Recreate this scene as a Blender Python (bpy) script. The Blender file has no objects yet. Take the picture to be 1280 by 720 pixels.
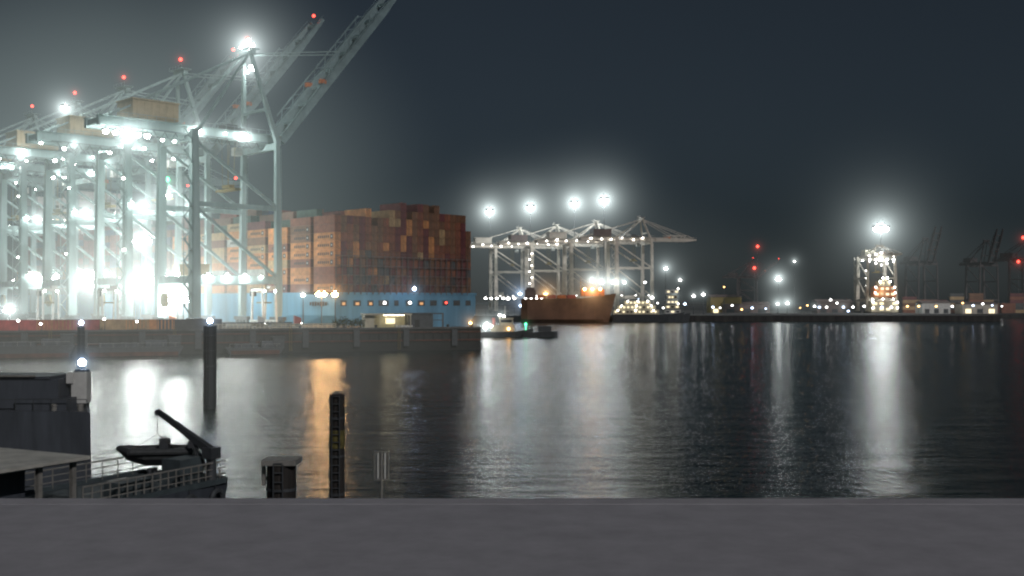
import bpy, math, random
from mathutils import Vector, Matrix
random.seed(11)
S = bpy.context.scene
C = S.collection
R = math.radians
F, W, H = 1372.0, 1280, 720
CAMZ, TILT = 14.0, math.atan(16 / 1372.0)

def at(px, py, Y):
    """point of the place that lies Y metres ahead and is seen at this pixel of the photograph"""
    dx, dz = (px - 640) / F, (360 - py) / F
    d = Vector((dx, math.cos(TILT) - dz * math.sin(TILT), math.sin(TILT) + dz * math.cos(TILT)))
    k = Y / d.y
    return Vector((d.x * k, Y, CAMZ + d.z * k))

# ------------------------------------------------------------------ materials
def nodes(m):
    m.use_nodes = True
    nt = m.node_tree
    for n in list(nt.nodes): nt.nodes.remove(n)
    return nt, nt.nodes, nt.links

def mat(name, col, rough=0.6, metal=0.0, scale=0.6, var=0.35, bump=0.0, streak=False, objcol=False):
    m = bpy.data.materials.new(name); nt, N, L = nodes(m)
    out = N.new('ShaderNodeOutputMaterial'); p = N.new('ShaderNodeBsdfPrincipled')
    tc = N.new('ShaderNodeTexCoord'); mp = N.new('ShaderNodeMapping')
    L.new(tc.outputs['Object'], mp.inputs[0])
    mp.inputs['Scale'].default_value = (1, 1, 0.12 if streak else 1)
    n = N.new('ShaderNodeTexNoise'); n.inputs['Scale'].default_value = scale
    n.inputs['Detail'].default_value = 6; n.inputs['Roughness'].default_value = 0.65
    L.new(mp.outputs[0], n.inputs['Vector'])
    mr = N.new('ShaderNodeMapRange'); mr.inputs['From Min'].default_value = 0.3; mr.inputs['From Max'].default_value = 0.7
    mr.inputs['To Min'].default_value = 1 - var; mr.inputs['To Max'].default_value = 1 + var * 0.5
    L.new(n.outputs['Fac'], mr.inputs['Value'])
    mx = N.new('ShaderNodeMix'); mx.data_type = 'RGBA'; mx.blend_type = 'MULTIPLY'; mx.inputs['Factor'].default_value = 1
    if objcol:
        oi = N.new('ShaderNodeObjectInfo'); L.new(oi.outputs['Color'], mx.inputs['A'])
    else:
        mx.inputs['A'].default_value = (*col, 1)
    L.new(mr.outputs[0], mx.inputs['B'])
    L.new(mx.outputs['Result'], p.inputs['Base Color'])
    p.inputs['Roughness'].default_value = rough; p.inputs['Metallic'].default_value = metal
    if bump:
        b = N.new('ShaderNodeBump'); b.inputs['Strength'].default_value = bump; b.inputs['Distance'].default_value = 0.03
        L.new(n.outputs['Fac'], b.inputs['Height']); L.new(b.outputs[0], p.inputs['Normal'])
    L.new(p.outputs[0], out.inputs[0])
    return m

def lamp_mat(name, col, strength):
    m = bpy.data.materials.new(name); nt, N, L = nodes(m)
    out = N.new('ShaderNodeOutputMaterial'); e = N.new('ShaderNodeEmission')
    e.inputs['Color'].default_value = (*col, 1); e.inputs['Strength'].default_value = strength
    L.new(e.outputs[0], out.inputs[0])
    return m

M = {}
M['crane'] = mat('pale blue crane paint', (0.27, 0.36, 0.355), 0.5, 0, 0.3, 0.3, streak=True)
M['boom'] = mat('blue grey boom paint', (0.21, 0.29, 0.30), 0.5, 0, 0.3, 0.3)
M['house'] = mat('tan machine house sheet', (0.42, 0.33, 0.20), 0.6, 0, 0.4, 0.25)
M['fargrey'] = mat('far grey crane paint', (0.55, 0.49, 0.41), 0.55, 0, 0.3, 0.3)
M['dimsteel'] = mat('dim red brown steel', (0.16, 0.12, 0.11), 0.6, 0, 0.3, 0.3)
M['unlit'] = mat('steel darkened as unlit', (0.07, 0.055, 0.055), 0.7, 0, 0.3, 0.3)  # darker copy of the dim steel; lack of light put into the colour
M['orange'] = mat('orange paint', (0.55, 0.16, 0.05), 0.5, 0, 0.5, 0.3)
M['redpaint'] = mat('faded red paint', (0.42, 0.09, 0.07), 0.5, 0, 0.5, 0.3)
M['dark'] = mat('dark steel', (0.06, 0.066, 0.07), 0.55, 0.0, 1.0, 0.4)
M['darkhull'] = mat('dark vessel paint', (0.075, 0.085, 0.10), 0.5, 0.0, 0.8, 0.4, streak=True)
M['glass'] = mat('dark cab glass', (0.02, 0.025, 0.03), 0.08, 0, 1, 0.1)
M['hull'] = mat('sky blue hull paint', (0.13, 0.32, 0.46), 0.45, 0, 0.12, 0.4, streak=True)
M['brownhull'] = mat('rust brown hull paint', (0.20, 0.10, 0.055), 0.6, 0, 0.08, 0.5)
M['white'] = mat('off white paint', (0.62, 0.62, 0.58), 0.5, 0, 0.6, 0.25)
M['cream'] = mat('cream paint', (0.55, 0.50, 0.36), 0.5, 0, 0.6, 0.25)
M['cont'] = mat('container paint', (1, 1, 1), 0.55, 0, 0.45, 0.4, objcol=True)
M['contdark'] = mat('container mark paint', (0.05, 0.04, 0.04), 0.6, 0, 1, 0.2)
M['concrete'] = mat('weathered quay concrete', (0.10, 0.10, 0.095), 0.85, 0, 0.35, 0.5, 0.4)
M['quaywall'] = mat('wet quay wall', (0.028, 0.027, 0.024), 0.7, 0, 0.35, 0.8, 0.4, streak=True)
M['tide'] = mat('weed covered tide band', (0.010, 0.011, 0.008), 0.6, 0, 0.6, 0.6, 0.5)
M['rust'] = mat('rust red waler', (0.11, 0.035, 0.02), 0.7, 0, 0.4, 0.6)
M['land'] = mat('dark far shore', (0.035, 0.036, 0.036), 0.9, 0, 0.02, 0.5)
M['roof'] = mat('stand-in roof grey', (0.385, 0.375, 0.395), 0.75, 0, 2.6, 0.16, 0.35)
M['wall'] = mat('stand-in wall grey', (0.25, 0.25, 0.25), 0.8, 0, 0.6, 0.25)
M['wood'] = mat('tarred timber pile', (0.03, 0.026, 0.022), 0.8, 0, 2.0, 0.5, 0.8, streak=True)
M['pile'] = mat('black steel pile', (0.022, 0.026, 0.03), 0.5, 0, 0.8, 0.5, streak=True)
M['yellow'] = mat('worn yellow paint', (0.22, 0.16, 0.04), 0.6, 0, 2.0, 0.5)
M['deck'] = mat('teal grey deck paint', (0.07, 0.09, 0.095), 0.6, 0, 1.2, 0.4)
M['canopy'] = mat('pale grey canopy', (0.52, 0.51, 0.45), 0.65, 0, 0.7, 0.35)
M['rail'] = mat('galvanised rail', (0.30, 0.29, 0.26), 0.5, 0.2, 2, 0.3)
M['rubber'] = mat('grey inflatable rubber', (0.06, 0.065, 0.065), 0.6, 0, 2, 0.3)
M['rope'] = mat('rope', (0.12, 0.11, 0.09), 0.9, 0, 5, 0.3)
M['leaf'] = mat('dull green leaves', (0.06, 0.09, 0.03), 0.7, 0, 3, 0.5)
M['bark'] = mat('bark', (0.06, 0.05, 0.04), 0.9, 0, 3, 0.4)
M['lit'] = lamp_mat('lit window', (1.0, 0.86, 0.55), 1.6)
M['lamp'] = lamp_mat('cold white lamp', (0.94, 1.0, 0.97), 42)
M['lamp_tower'] = lamp_mat('far tower floodlight', (0.86, 0.96, 1.0), 120)
M['lamp_big'] = lamp_mat('bright cold white lamp', (0.95, 1.0, 0.97), 160)
M['lamp_far'] = lamp_mat('far cold white lamp', (0.86, 0.96, 1.0), 210)
M['lamp_shore'] = lamp_mat('quay lamp', (1.0, 0.98, 0.94), 11)
M['lamp_small'] = lamp_mat('small white lamp', (1.0, 0.97, 0.9), 25)
M['lamp_blue'] = lamp_mat('bluish lamp', (0.55, 0.72, 1.0), 60)
M['lamp_warm'] = lamp_mat('sodium lamp', (1.0, 0.55, 0.2), 24)
M['lamp_sodium'] = lamp_mat('strong sodium lamp', (1.0, 0.55, 0.22), 150)
M['lamp_warm2'] = lamp_mat('amber quay lamp', (1.0, 0.55, 0.2), 9)
M['lamp_bluish'] = lamp_mat('bluish quay lamp', (0.6, 0.75, 1.0), 11)
M['lamp_red'] = lamp_mat('red warning lamp', (1.0, 0.06, 0.04), 6)
M['lamp_green'] = lamp_mat('green lamp', (0.1, 1.0, 0.45), 8)

# ------------------------------------------------------------------ mesh builder
class MB:
    def __init__(s): s.v, s.f, s.m = [], [], []
    def _add(s, vs, fs, mi=0):
        o = len(s.v); s.v += [tuple(v) for v in vs]
        for f in fs: s.f.append(tuple(o + i for i in f)); s.m.append(mi)
        return s
    BF = [(0, 3, 2, 1), (4, 5, 6, 7), (0, 1, 5, 4), (1, 2, 6, 5), (2, 3, 7, 6), (3, 0, 4, 7)]
    def box(s, c, d, rz=0, mi=0):
        x, y, z = d[0] / 2, d[1] / 2, d[2] / 2; cs, sn = math.cos(rz), math.sin(rz)
        vs = []
        for zz in (-z, z):
            for xx, yy in ((-x, -y), (x, -y), (x, y), (-x, y)):
                vs.append((c[0] + xx * cs - yy * sn, c[1] + xx * sn + yy * cs, c[2] + zz))
        return s._add(vs, MB.BF, mi)
    def bar(s, a, b, w, h=None, w1=None, h1=None, mi=0):
        a, b = Vector(a), Vector(b); h = h or w; w1 = w1 or w; h1 = h1 or h
        d = (b - a).normalized()
        up = Vector((0, 0, 1)) if abs(d.z) < 0.95 else Vector((0, 1, 0))
        x = d.cross(up).normalized(); y = x.cross(d).normalized()
        vs = []
        for p, ww, hh in ((a, w, h), (b, w1, h1)):
            for i, j in ((-1, -1), (1, -1), (1, 1), (-1, 1)):
                vs.append(p + x * (ww / 2 * i) + y * (hh / 2 * j))
        return s._add(vs, MB.BF, mi)
    def cyl(s, a, b, r, r1=None, n=12, mi=0):
        a, b = Vector(a), Vector(b); r1 = r if r1 is None else r1
        d = (b - a).normalized()
        up = Vector((0, 0, 1)) if abs(d.z) < 0.95 else Vector((0, 1, 0))
        x = d.cross(up).normalized(); y = x.cross(d).normalized()
        vs = []
        for p, rr in ((a, r), (b, r1)):
            for i in range(n):
                t = 2 * math.pi * i / n
                vs.append(p + x * (rr * math.cos(t)) + y * (rr * math.sin(t)))
        fs = [(i, (i + 1) % n, n + (i + 1) % n, n + i) for i in range(n)] + [tuple(range(n))[::-1], tuple(range(n, 2 * n))]
        return s._add(vs, fs, mi)
    def ball(s, c, r, mi=0, sx=1, sy=1, sz=1, seg=8, ring=5):
        vs = [(c[0], c[1], c[2] + r * sz)]
        for j in range(1, ring):
            ph = math.pi * j / ring
            for i in range(seg):
                t = 2 * math.pi * i / seg
                vs.append((c[0] + r * sx * math.sin(ph) * math.cos(t), c[1] + r * sy * math.sin(ph) * math.sin(t), c[2] + r * sz * math.cos(ph)))
        vs.append((c[0], c[1], c[2] - r * sz)); last = len(vs) - 1
        fs = [(0, 1 + i, 1 + (i + 1) % seg) for i in range(seg)]
        for j in range(ring - 2):
            a = 1 + j * seg
            fs += [(a + i, a + seg + i, a + seg + (i + 1) % seg, a + (i + 1) % seg) for i in range(seg)]
        a = 1 + (ring - 2) * seg
        fs += [(a + i, last, a + (i + 1) % seg) for i in range(seg)]
        return s._add(vs, fs, mi)
    def prism(s, pts, z0, z1, mi=0, mside=None):
        n = len(pts)
        vs = [(x, y, z0) for x, y in pts] + [(x, y, z1) for x, y in pts]
        o = len(s.v); s.v += vs
        s.f.append(tuple(o + n + i for i in range(n))); s.m.append(mi)
        s.f.append(tuple(o + n - 1 - i for i in range(n))); s.m.append(mi)
        for i in range(n):
            s.f.append((o + i, o + (i + 1) % n, o + n + (i + 1) % n, o + n + i)); s.m.append(mi if mside is None else mside)
        return s
    def loft(s, rings, mi=0, caps=True):
        n = len(rings[0]); o = len(s.v)
        for r in rings: s.v += [tuple(p) for p in r]
        for k in range(len(rings) - 1):
            for i in range(n):
                a = o + k * n; j = (i + 1) % n
                s.f.append((a + i, a + j, a + n + j, a + n + i)); s.m.append(mi)
        if caps:
            s.f.append(tuple(o + n - 1 - i for i in range(n))); s.m.append(mi)
            a = o + (len(rings) - 1) * n
            s.f.append(tuple(a + i for i in range(n))); s.m.append(mi)
        return s
    def mesh(s, name, mats):
        me = bpy.data.meshes.new(name); me.from_pydata(s.v, [], s.f)
        for m in (mats if isinstance(mats, (list, tuple)) else [mats]): me.materials.append(M[m] if isinstance(m, str) else m)
        me.polygons.foreach_set('material_index', s.m)
        me.validate(); me.update()
        import bmesh
        bm = bmesh.new(); bm.from_mesh(me); bmesh.ops.recalc_face_normals(bm, faces=bm.faces); bm.to_mesh(me); bm.free()
        return me
    def build(s, name, mats, parent=None, loc=None):
        return place(s.mesh(name, mats), name, parent, loc)

def place(me, name, parent=None, loc=None, rz=0):
    o = bpy.data.objects.new(name, me); C.objects.link(o)
    if parent: o.parent = parent
    if loc is not None: o.location = loc
    o.rotation_euler.z = rz
    return o
def tag(o, label, cat, group=None):
    o['label'] = label; o['category'] = cat
    if group: o['group'] = group
    return o
def thing(name, label, cat, loc=(0, 0, 0), rz=0, group=None, scale=1):
    o = bpy.data.objects.new(name, None); C.objects.link(o)
    o.location = loc; o.rotation_euler.z = rz; o.scale = (scale,) * 3
    return tag(o, label, cat, group)
def struct(o): o['kind'] = 'structure'; return o

# ------------------------------------------------------------------ self-glowing volumes imitating lens glare round the lamps
def glare_mat(name, gauss=False):
    m = bpy.data.materials.new(name); nt, N, L = nodes(m)
    out = N.new('ShaderNodeOutputMaterial'); pv = N.new('ShaderNodeVolumePrincipled')
    tc = N.new('ShaderNodeTexCoord'); ln = N.new('ShaderNodeVectorMath'); ln.operation = 'LENGTH'
    L.new(tc.outputs['Object'], ln.inputs[0])
    def math_(op, a, b=None, clamp=False):
        n = N.new('ShaderNodeMath'); n.operation = op; n.use_clamp = clamp
        for i, x in enumerate((a, b)):
            if x is None: continue
            if isinstance(x, (int, float)): n.inputs[i].default_value = x
            else: L.new(x, n.inputs[i])
        return n.outputs[0]
    r = ln.outputs['Value']
    r2 = math_('MULTIPLY', r, r)
    if gauss:
        k = math_('SUBTRACT', 1.0, r2, True); prof = math_('MULTIPLY', k, k)
    else:
        k = math_('SUBTRACT', 1.0, r, True); k2 = math_('POWER', k, 1.6)
        prof = math_('MULTIPLY', k2, math_('POWER', math_('ADD', r2, 0.0022), -1.2))
    oi = N.new('ShaderNodeObjectInfo')
    L.new(oi.outputs['Color'], pv.inputs['Emission Color'])
    L.new(math_('MULTIPLY', prof, oi.outputs['Alpha']), pv.inputs['Emission Strength'])
    pv.inputs['Density'].default_value = 0.0
    L.new(pv.outputs[0], out.inputs['Volume'])
    m.cycles.volume_step_rate = 1.0 if not gauss else 2.0
    return m
M['glare'] = glare_mat('glowing haze round a lamp'); M['glare_wide'] = glare_mat('wide glowing haze', True)
_ball = MB().ball((0, 0, 0), 1.0, seg=24, ring=14)
glare_me = _ball.mesh('glare', 'glare'); glare_wide_me = _ball.mesh('glare', 'glare_wide')
COLD, WARM, RED, BLUE, GREEN = (0.86, 0.99, 0.98), (1.0, 0.6, 0.28), (1.0, 0.12, 0.08), (0.5, 0.7, 1.0), (0.15, 1.0, 0.5)
def glare(p, rad, col=COLD, s=1.0, wide=False, dims=None):
    o = place(glare_wide_me if wide else glare_me, 'glare', None, p)
    if not wide: rad *= 1.35
    o.scale = dims or (rad, rad, rad)
    o.color = (*col, s * 0.0125 / rad if not wide else s / dims[1])
    o['kind'] = 'stuff'; o['label'] = 'added self-glowing volume imitating lens glare of the port lamps'
    o['group'] = 'added glare volumes round the port lamps'
    return o

# ------------------------------------------------------------------ lamps
_fl = {}
def flood_mesh(size, m):
    k = (round(size, 2), m)
    if k not in _fl:
        b = MB().box((0, 0.0, 0.18 * size), (size, size * 0.7, 0.3 * size)).bar((0, 0, 0.3 * size), (0, 0, 0.75 * size), 0.12 * size)
        b.ball((0, 0, -0.02 * size), 0.46 * size, 1, 1, 0.9, 0.9)
        _fl[k] = b.mesh('floodlight', ['dark', m])
    return _fl[k]
def flood(parent, p, size=1.2, m='lamp', name='floodlight'):
    return place(flood_mesh(size, m), name, parent, p)

def lamp_mast(px, py, Y, ground, label, m='lamp', size=2.0, heads=2, group='lamp masts on the quays', th=0.35, h=None):
    top = at(px, py, Y)
    t = thing('lamp_mast', label, 'lamp mast', (top.x, top.y, ground), 0, group)
    hh = top.z - ground
    MB().cyl((0, 0, 0), (0, 0, hh), th, th * 0.5, 8).box((0, 0, 0.2), (th * 4, th * 4, 0.4)).build('mast_pole', 'dark', t)
    w = size * 0.9 * (heads - 1)
    if heads > 1: MB().bar((-w / 2 - .3, 0, hh + .1), (w / 2 + .3, 0, hh + .1), 0.2).build('crossbar', 'dark', t)
    for i in range(heads):
        x = 0 if heads == 1 else -w / 2 + w * i / (heads - 1)
        flood(t, (x, -0.5, hh - 0.3), size, m, 'lamp_head')
    return top

# ------------------------------------------------------------------ ship to shore crane
def crane(label, loc, rz, scale=1.0, hw=11.0, boom=50, boom_len=72, pm='crane', bm='boom', hm='house', lm='lamp', lights=(), apexlights=(), red=True, stairs=True, group=None, cab=True, thick=1.0, lsize=1.0, AP=90.0):
    t = thing('gantry_crane', label, 'crane', loc, rz, group, scale)
    G = 60.0
    for x, w in ((-30, 3.0), (0, 2.1)):
        for sy in (-1, 1):
            y = hw * sy
            lg = MB().bar((x, y, 2.6), (x, y, 15), w * thick, w * .8 * thick).bar((x, y, 15), (x, y * .93, G + 1), w * thick, w * .8 * thick, w * .75 * thick, w * .6 * thick).build('leg', pm, t)
            b = MB().box((x, y, 1.9), (1.4, 8.0, 1.2))
            for k in (-3, -1, 1, 3): b.cyl((x - .4, y + k, .75), (x + .4, y + k, .75), .7, n=10)
            b.build('wheel_bogie', 'dark', lg)
    for sy in (-1, 1):
        y = hw * sy
        MB().bar((-30, y, 14.5), (0, y, 14.5), 1.6, 2.6).build('portal_beam', pm, t)
        MB().bar((-30, y * .96, 38), (0, y * .96, 38), 1.1, 1.5).build('tie_beam', pm, t)
        MB().bar((-29, y * .95, 57), (-1, y * .95, 39), .9, .9).build('brace', pm, t)
        MB().bar((-29, y * .97, 36.5), (-1, y * .97, 16), .9, .9).build('brace', pm, t)
        gb = MB().bar((-58, 4.2 * sy, G + 1.5), (5, 4.2 * sy, G + 1.5), 1.3, 3.2)
        for k in range(-58, 6, 3):                                     # walkway posts and rail along the girder
            gb.bar((k, 5.6 * sy, G + 3), (k, 5.6 * sy, G + 4.3), .09)
        gb.bar((-58, 5.6 * sy, G + 4.3), (5, 5.6 * sy, G + 4.3), .1).bar((-58, 5.3 * sy, G + 2.9), (5, 5.3 * sy, G + 2.9), .9, .15)
        gb.build('girder', pm, t)
    for x in (-30, 0):
        MB().bar((x, -hw, 14.5), (x, hw, 14.5), 1.6, 2.2).build('portal_beam', pm, t)
        MB().bar((x, -hw * .95, G - 1.4), (x, hw * .95, G - 1.4), 1.5, 2.2).build('cross_beam', pm, t)
    for x in (-57, -44, -16):
        MB().bar((x, -4.2, G + 1.5), (x, 4.2, G + 1.5), 1.0, 1.6).build('cross_beam', pm, t)
    # A-frame, stays
    af = MB()
    for sy in (-1, 1):
        af.bar((0, hw * .93 * sy, G), (-5, 2.2 * sy, AP), 1.4, 1.4, 1.0, 1.0)
        af.bar((-29, hw * .9 * sy, G), (-6, 2.0 * sy, AP - 1), .9, .9, .7, .7)
    af.bar((-5, -4, AP), (-5, 4, AP), 1.6, 1.4).bar((-1.9, -7, G + (AP - G) * .37), (-1.9, 7, G + (AP - G) * .37), .8, 1.0)
    af.box((-5, 0, AP + 1.2), (4, 9, .25))
    for k in range(5): af.bar((-7, -4.4 + 2.2 * k, AP + 1.3), (-7, -4.4 + 2.2 * k, AP + 2.5), .1)
    af.bar((-7, -4.4, AP + 2.5), (-7, 4.4, AP + 2.5), .1)
    a_frame = af.build('apex_frame', pm, t)
    bs = MB()
    for sy in (-1, 1): bs.bar((-6, 2.2 * sy, AP - .5), (-55, 4.0 * sy, G + 3), .55)
    bs.build('backstay', pm, t)
    # boom with lacing
    a = R(boom); ca, sa = math.cos(a), math.sin(a)
    def bp(d, y, up=0): return (5.5 + d * ca - up * sa, y, G + 1.5 + d * sa + up * ca)
    bo = MB()
    for sy in (-1, 1):
        bo.bar(bp(0, 4.2 * sy), bp(boom_len * .8, 4.2 * sy), 1.2, 2.8); bo.bar(bp(boom_len * .8, 4.2 * sy), bp(boom_len, 4.0 * sy), 1.2, 2.6, 1.0, 1.2)
        bo.bar(bp(0, 5.5 * sy, 1.6), bp(boom_len, 5.3 * sy, 1.4), .12)
        bo.bar(bp(10, 4.2 * sy, 3.6), bp(boom_len * .75, 4.2 * sy, 3.4), .4)
        k = 10
        while k < boom_len * .72: bo.bar(bp(k, 4.2 * sy, 1.2), bp(k + 3.5, 4.2 * sy, 3.6), .22).bar(bp(k + 3.5, 4.2 * sy, 3.6), bp(k + 7, 4.2 * sy, 1.2), .22); k += 7
    k = 1
    while k < boom_len: bo.bar(bp(k, -4.2), bp(k, 4.2), .7, 1.0); k += 9
    bobj = bo.build('boom', bm, t)
    for d_, y_ in ((boom_len * .33, -4.2), (boom_len * .33, 4.2)):
        MB().box(bp(d_, y_, 1.6), (2.2, 1.6, 1.4)).build('sheave_block', 'orange', bobj)
    fs = MB()
    for sy in (-1, 1):
        fs.bar((-4.5, 2.2 * sy, AP - .2), bp(boom_len * .52, 4.0 * sy, 1.5), .35)
        if boom < 20: fs.bar((-4.5, 2.2 * sy, AP - .2), bp(boom_len * .93, 4.0 * sy, 1.5), .35)
    fs.build('forestay', pm, t)
    # machine house
    mh = MB().box((-40, 0, G + 6.2), (15, 10.5, 5.4)).box((-40, 0, G + 9.1), (15.6, 11.1, .4))
    for k in range(6): mh.box((-46 + 2.4 * k, -5.3, G + 6.2), (.25, .14, 5)); mh.box((-46 + 2.4 * k, 5.3, G + 6.2), (.25, .14, 5))
    mho = mh.build('machine_house', hm, t)
    MB().box((-32.44, 0, G + 4.9), (.12, 1.2, 2.2)).build('door', 'dark', mho)
    # trolley with cab and spreader
    if cab:
        tr = MB().box((-12, 0, G + 3.6), (7, 9.5, 1.0)).box((-12, 0, G + 4.6), (4, 5, 1.6)).build('trolley', 'dark', t)
        cb = MB().box((-7, 3, G - 2.6), (2.8, 2.4, 2.6)).bar((-7, 3, G - 1.3), (-7, 3, G + 3.2), .3).build('operator_cab', 'white', t)
        MB().box((-5.57, 3, G - 2.6), (.1, 2.0, 1.6)).build('cab_window', 'glass', cb)
        sp = MB().box((-12, 0, 44), (2.4, 12, .7)).box((-12, 0, 45.2), (2.0, 4.5, 1.0))
        for sx in (-1, 1):
            for sy in (-1, 1): sp.bar((-12 + sx, 1.8 * sy, 45.6), (-12 + sx, 2.4 * sy, G + 3), .09)
        sp.build('spreader', 'yellow', t)
    if stairs:
        st = MB(); z = 3; k = 0
        while z < G - 2:
            x0, x1 = (-34.5, -31.9) if k % 2 else (-31.9, -34.5)
            st.bar((x0, -hw - 1.6, z), (x1, -hw - 1.6, z + 3.4), .9, .15)
            st.box((x1, -hw - 1.6, z + 3.4), (1.4, 1.5, .14)); z += 3.4; k += 1
        for x in (-35, -31.6): st.bar((x, -hw - 2.3, 2), (x, -hw - 2.3, G), .16)
        st.build('stairway', pm, t)
    if cab:
        MB().box((-24, 0, 17.6), (6, 8, 3.4)).box((-24, 0, 19.4), (6.4, 8.4, .2)).build('electrical_house', hm, t)
        cr_ = MB().cyl((-31.8, 4, 8), (-32.6, 4, 8), 2.2, n=18).cyl((-31.7, 4, 8), (-32.7, 4, 8), .8, n=12).build('cable_reel', 'yellow', t)
        ft = MB()
        for k in range(14):
            x0 = -52 + k * 3.6
            for j in range(4):
                f0, f1 = j / 4, (j + 1) / 4
                ft.bar((x0 + 3.6 * f0, -6.2, G - .2 - 2.2 * 4 * f0 * (1 - f0)), (x0 + 3.6 * f1, -6.2, G - .2 - 2.2 * 4 * f1 * (1 - f1)), .13)
        ft.bar((-54, -6.2, G), (3, -6.2, G), .2).build('cable_festoon', 'dark', t)
        for sy in (-1, 1):
            ldr = MB()
            for q in (-.35, .35): ldr.bar((1.5, hw * sy + q, 4), (1.4, hw * .93 * sy + q, G - 2), .1)
            for q in range(36): ldr.bar((1.5, hw * sy * (1 - .07 * q / 36) - .35, 4.5 + q * 1.5), (1.5, hw * sy * (1 - .07 * q / 36) + .35, 4.5 + q * 1.5), .09)
            ldr.build('leg_ladder', pm, t)
    for (x, y, z, s_, m_) in lights: flood(t, (x, y, z), s_ * lsize, m_)
    for (x, y, z, s_, m_) in apexlights: flood(t, (x, y, z), s_ * lsize, m_)
    if red:
        rl = MB().cyl((-5, 0, AP + 1), (-5, 0, AP + 4.6), .12, n=6).ball((-5, 0, AP + 5.2), .62, 1)
        rl.build('warning_light', ['dark', 'lamp_red'], t)
        e = bp(boom_len, 0, 2.2)
        MB().bar(bp(boom_len, 0, 0), e, .2).ball((e[0], e[1], e[2] + .5), .62, 1).build('warning_light', ['dark', 'lamp_red'], t)
    return t

# ------------------------------------------------------------------ camera, world, sun
cd = bpy.data.cameras.new('camera'); cam = bpy.data.objects.new('camera', cd); C.objects.link(cam)
cam.location = (0, 0, CAMZ); cam.rotation_euler = (R(90) + TILT, 0, 0)
cd.sensor_width = 36; cd.lens = 36 * F / W; cd.clip_start = 0.1; cd.clip_end = 20000
S.camera = cam
w = bpy.data.worlds.new('World'); S.world = w; w.use_nodes = True
nt = w.node_tree; N, L = nt.nodes, nt.links
bg = N['Background']; sky = N.new('ShaderNodeTexSky'); sky.sky_type = 'NISHITA'; sky.sun_disc = False
SUN_EL, SUN_ROT = R(32), R(150)
sky.sun_elevation = SUN_EL; sky.sun_rotation = SUN_ROT; sky.air_density = 1.0; sky.dust_density = 2.0
hs = N.new('ShaderNodeHueSaturation'); hs.inputs['Saturation'].default_value = 0.42
tint = N.new('ShaderNodeMix'); tint.data_type = 'RGBA'; tint.blend_type = 'MULTIPLY'; tint.inputs['Factor'].default_value = 1
tint.inputs['B'].default_value = (0.76, 0.98, 1.17, 1)
L.new(sky.outputs[0], hs.inputs['Color']); L.new(hs.outputs[0], tint.inputs['A']); L.new(tint.outputs['Result'], bg.inputs[0])
bg.inputs[1].default_value = 0.0060
sd = bpy.data.lights.new('fill_sun', 'SUN'); sun = bpy.data.objects.new('fill_sun', sd); C.objects.link(sun)  # added dim fill sun that brightens the roof deck, no moon known
sd.energy = 1.0; sd.angle = R(0.5); sd.color = (1.0, 0.96, 0.98)
# direction towards the sun for the sky's rotation (0 = +Y, clockwise from above)
sdir = Vector((math.sin(SUN_ROT) * math.cos(SUN_EL), math.cos(SUN_ROT) * math.cos(SUN_EL), math.sin(SUN_EL)))
sun.rotation_euler = sdir.to_track_quat('Z', 'Y').to_euler(); sun.location = (0, -40, 60)
S.view_settings.view_transform = 'Standard'; S.view_settings.look = 'None'; S.view_settings.exposure = 0
S.cycles.max_bounces = 3; S.cycles.diffuse_bounces = 1; S.cycles.glossy_bounces = 2
S.cycles.use_adaptive_sampling = True; S.cycles.adaptive_threshold = 0.03; S.cycles.adaptive_min_samples = 24
S.cycles.sample_clamp_indirect = 6; S.cycles.use_denoising = True
S.cycles.filter_width = 2.2
S.cycles.caustics_reflective = False

# ------------------------------------------------------------------ water
def water_mat():
    m = bpy.data.materials.new('harbour water'); nt, N, L = nodes(m)
    out = N.new('ShaderNodeOutputMaterial'); p = N.new('ShaderNodeBsdfPrincipled')
    p.inputs['Base Color'].default_value = (0.010, 0.020, 0.019, 1); p.inputs['Roughness'].default_value = 0.17; p.inputs['IOR'].default_value = 1.333
    tc = N.new('ShaderNodeTexCoord')
    def noise(sc, scale, det, dist=0.0):
        mp = N.new('ShaderNodeMapping'); mp.inputs['Scale'].default_value = sc; mp.inputs['Rotation'].default_value = (0, 0, R(8))
        n = N.new('ShaderNodeTexNoise'); n.inputs['Scale'].default_value = scale; n.inputs['Detail'].default_value = det; n.inputs['Distortion'].default_value = dist
        n.inputs['Roughness'].default_value = 0.6
        L.new(tc.outputs['Object'], mp.inputs[0]); L.new(mp.outputs[0], n.inputs['Vector']); return n.outputs['Fac']
    a = noise((0.45, 1, 1), 0.6, 7, 0.5); b = noise((0.6, 1, 1), 1.9, 4); c = noise((0.5, 1, 1), 0.02, 3); d = noise((0.28, 1, 1), 0.2, 3, 0.3)
    ad = N.new('ShaderNodeMath'); ad.operation = 'MULTIPLY_ADD'; ad.inputs[1].default_value = 0.42
    ad2 = N.new('ShaderNodeMath'); ad2.operation = 'MULTIPLY_ADD'; ad2.inputs[1].default_value = 1.7
    L.new(d, ad2.inputs[0]); L.new(a, ad2.inputs[2])
    L.new(b, ad.inputs[0]); L.new(ad2.outputs[0], ad.inputs[2])
    pm = N.new('ShaderNodeMapRange'); pm.inputs['From Min'].default_value = 0.35; pm.inputs['From Max'].default_value = 0.65
    pm.inputs['To Min'].default_value = 0.55; pm.inputs['To Max'].default_value = 1.0
    L.new(c, pm.inputs['Value'])
    bm_ = N.new('ShaderNodeBump'); bm_.inputs['Distance'].default_value = 0.26
    L.new(ad.outputs[0], bm_.inputs['Height']); L.new(pm.outputs[0], bm_.inputs['Strength'])
    L.new(bm_.outputs[0], p.inputs['Normal']); L.new(p.outputs[0], out.inputs[0])
    return m
M['water'] = water_mat()
wm = MB(); wm._add([(-6000, -300, 0), (6000, -300, 0), (6000, 9000, 0), (-6000, 9000, 0)], [(0, 1, 2, 3)])
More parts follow.
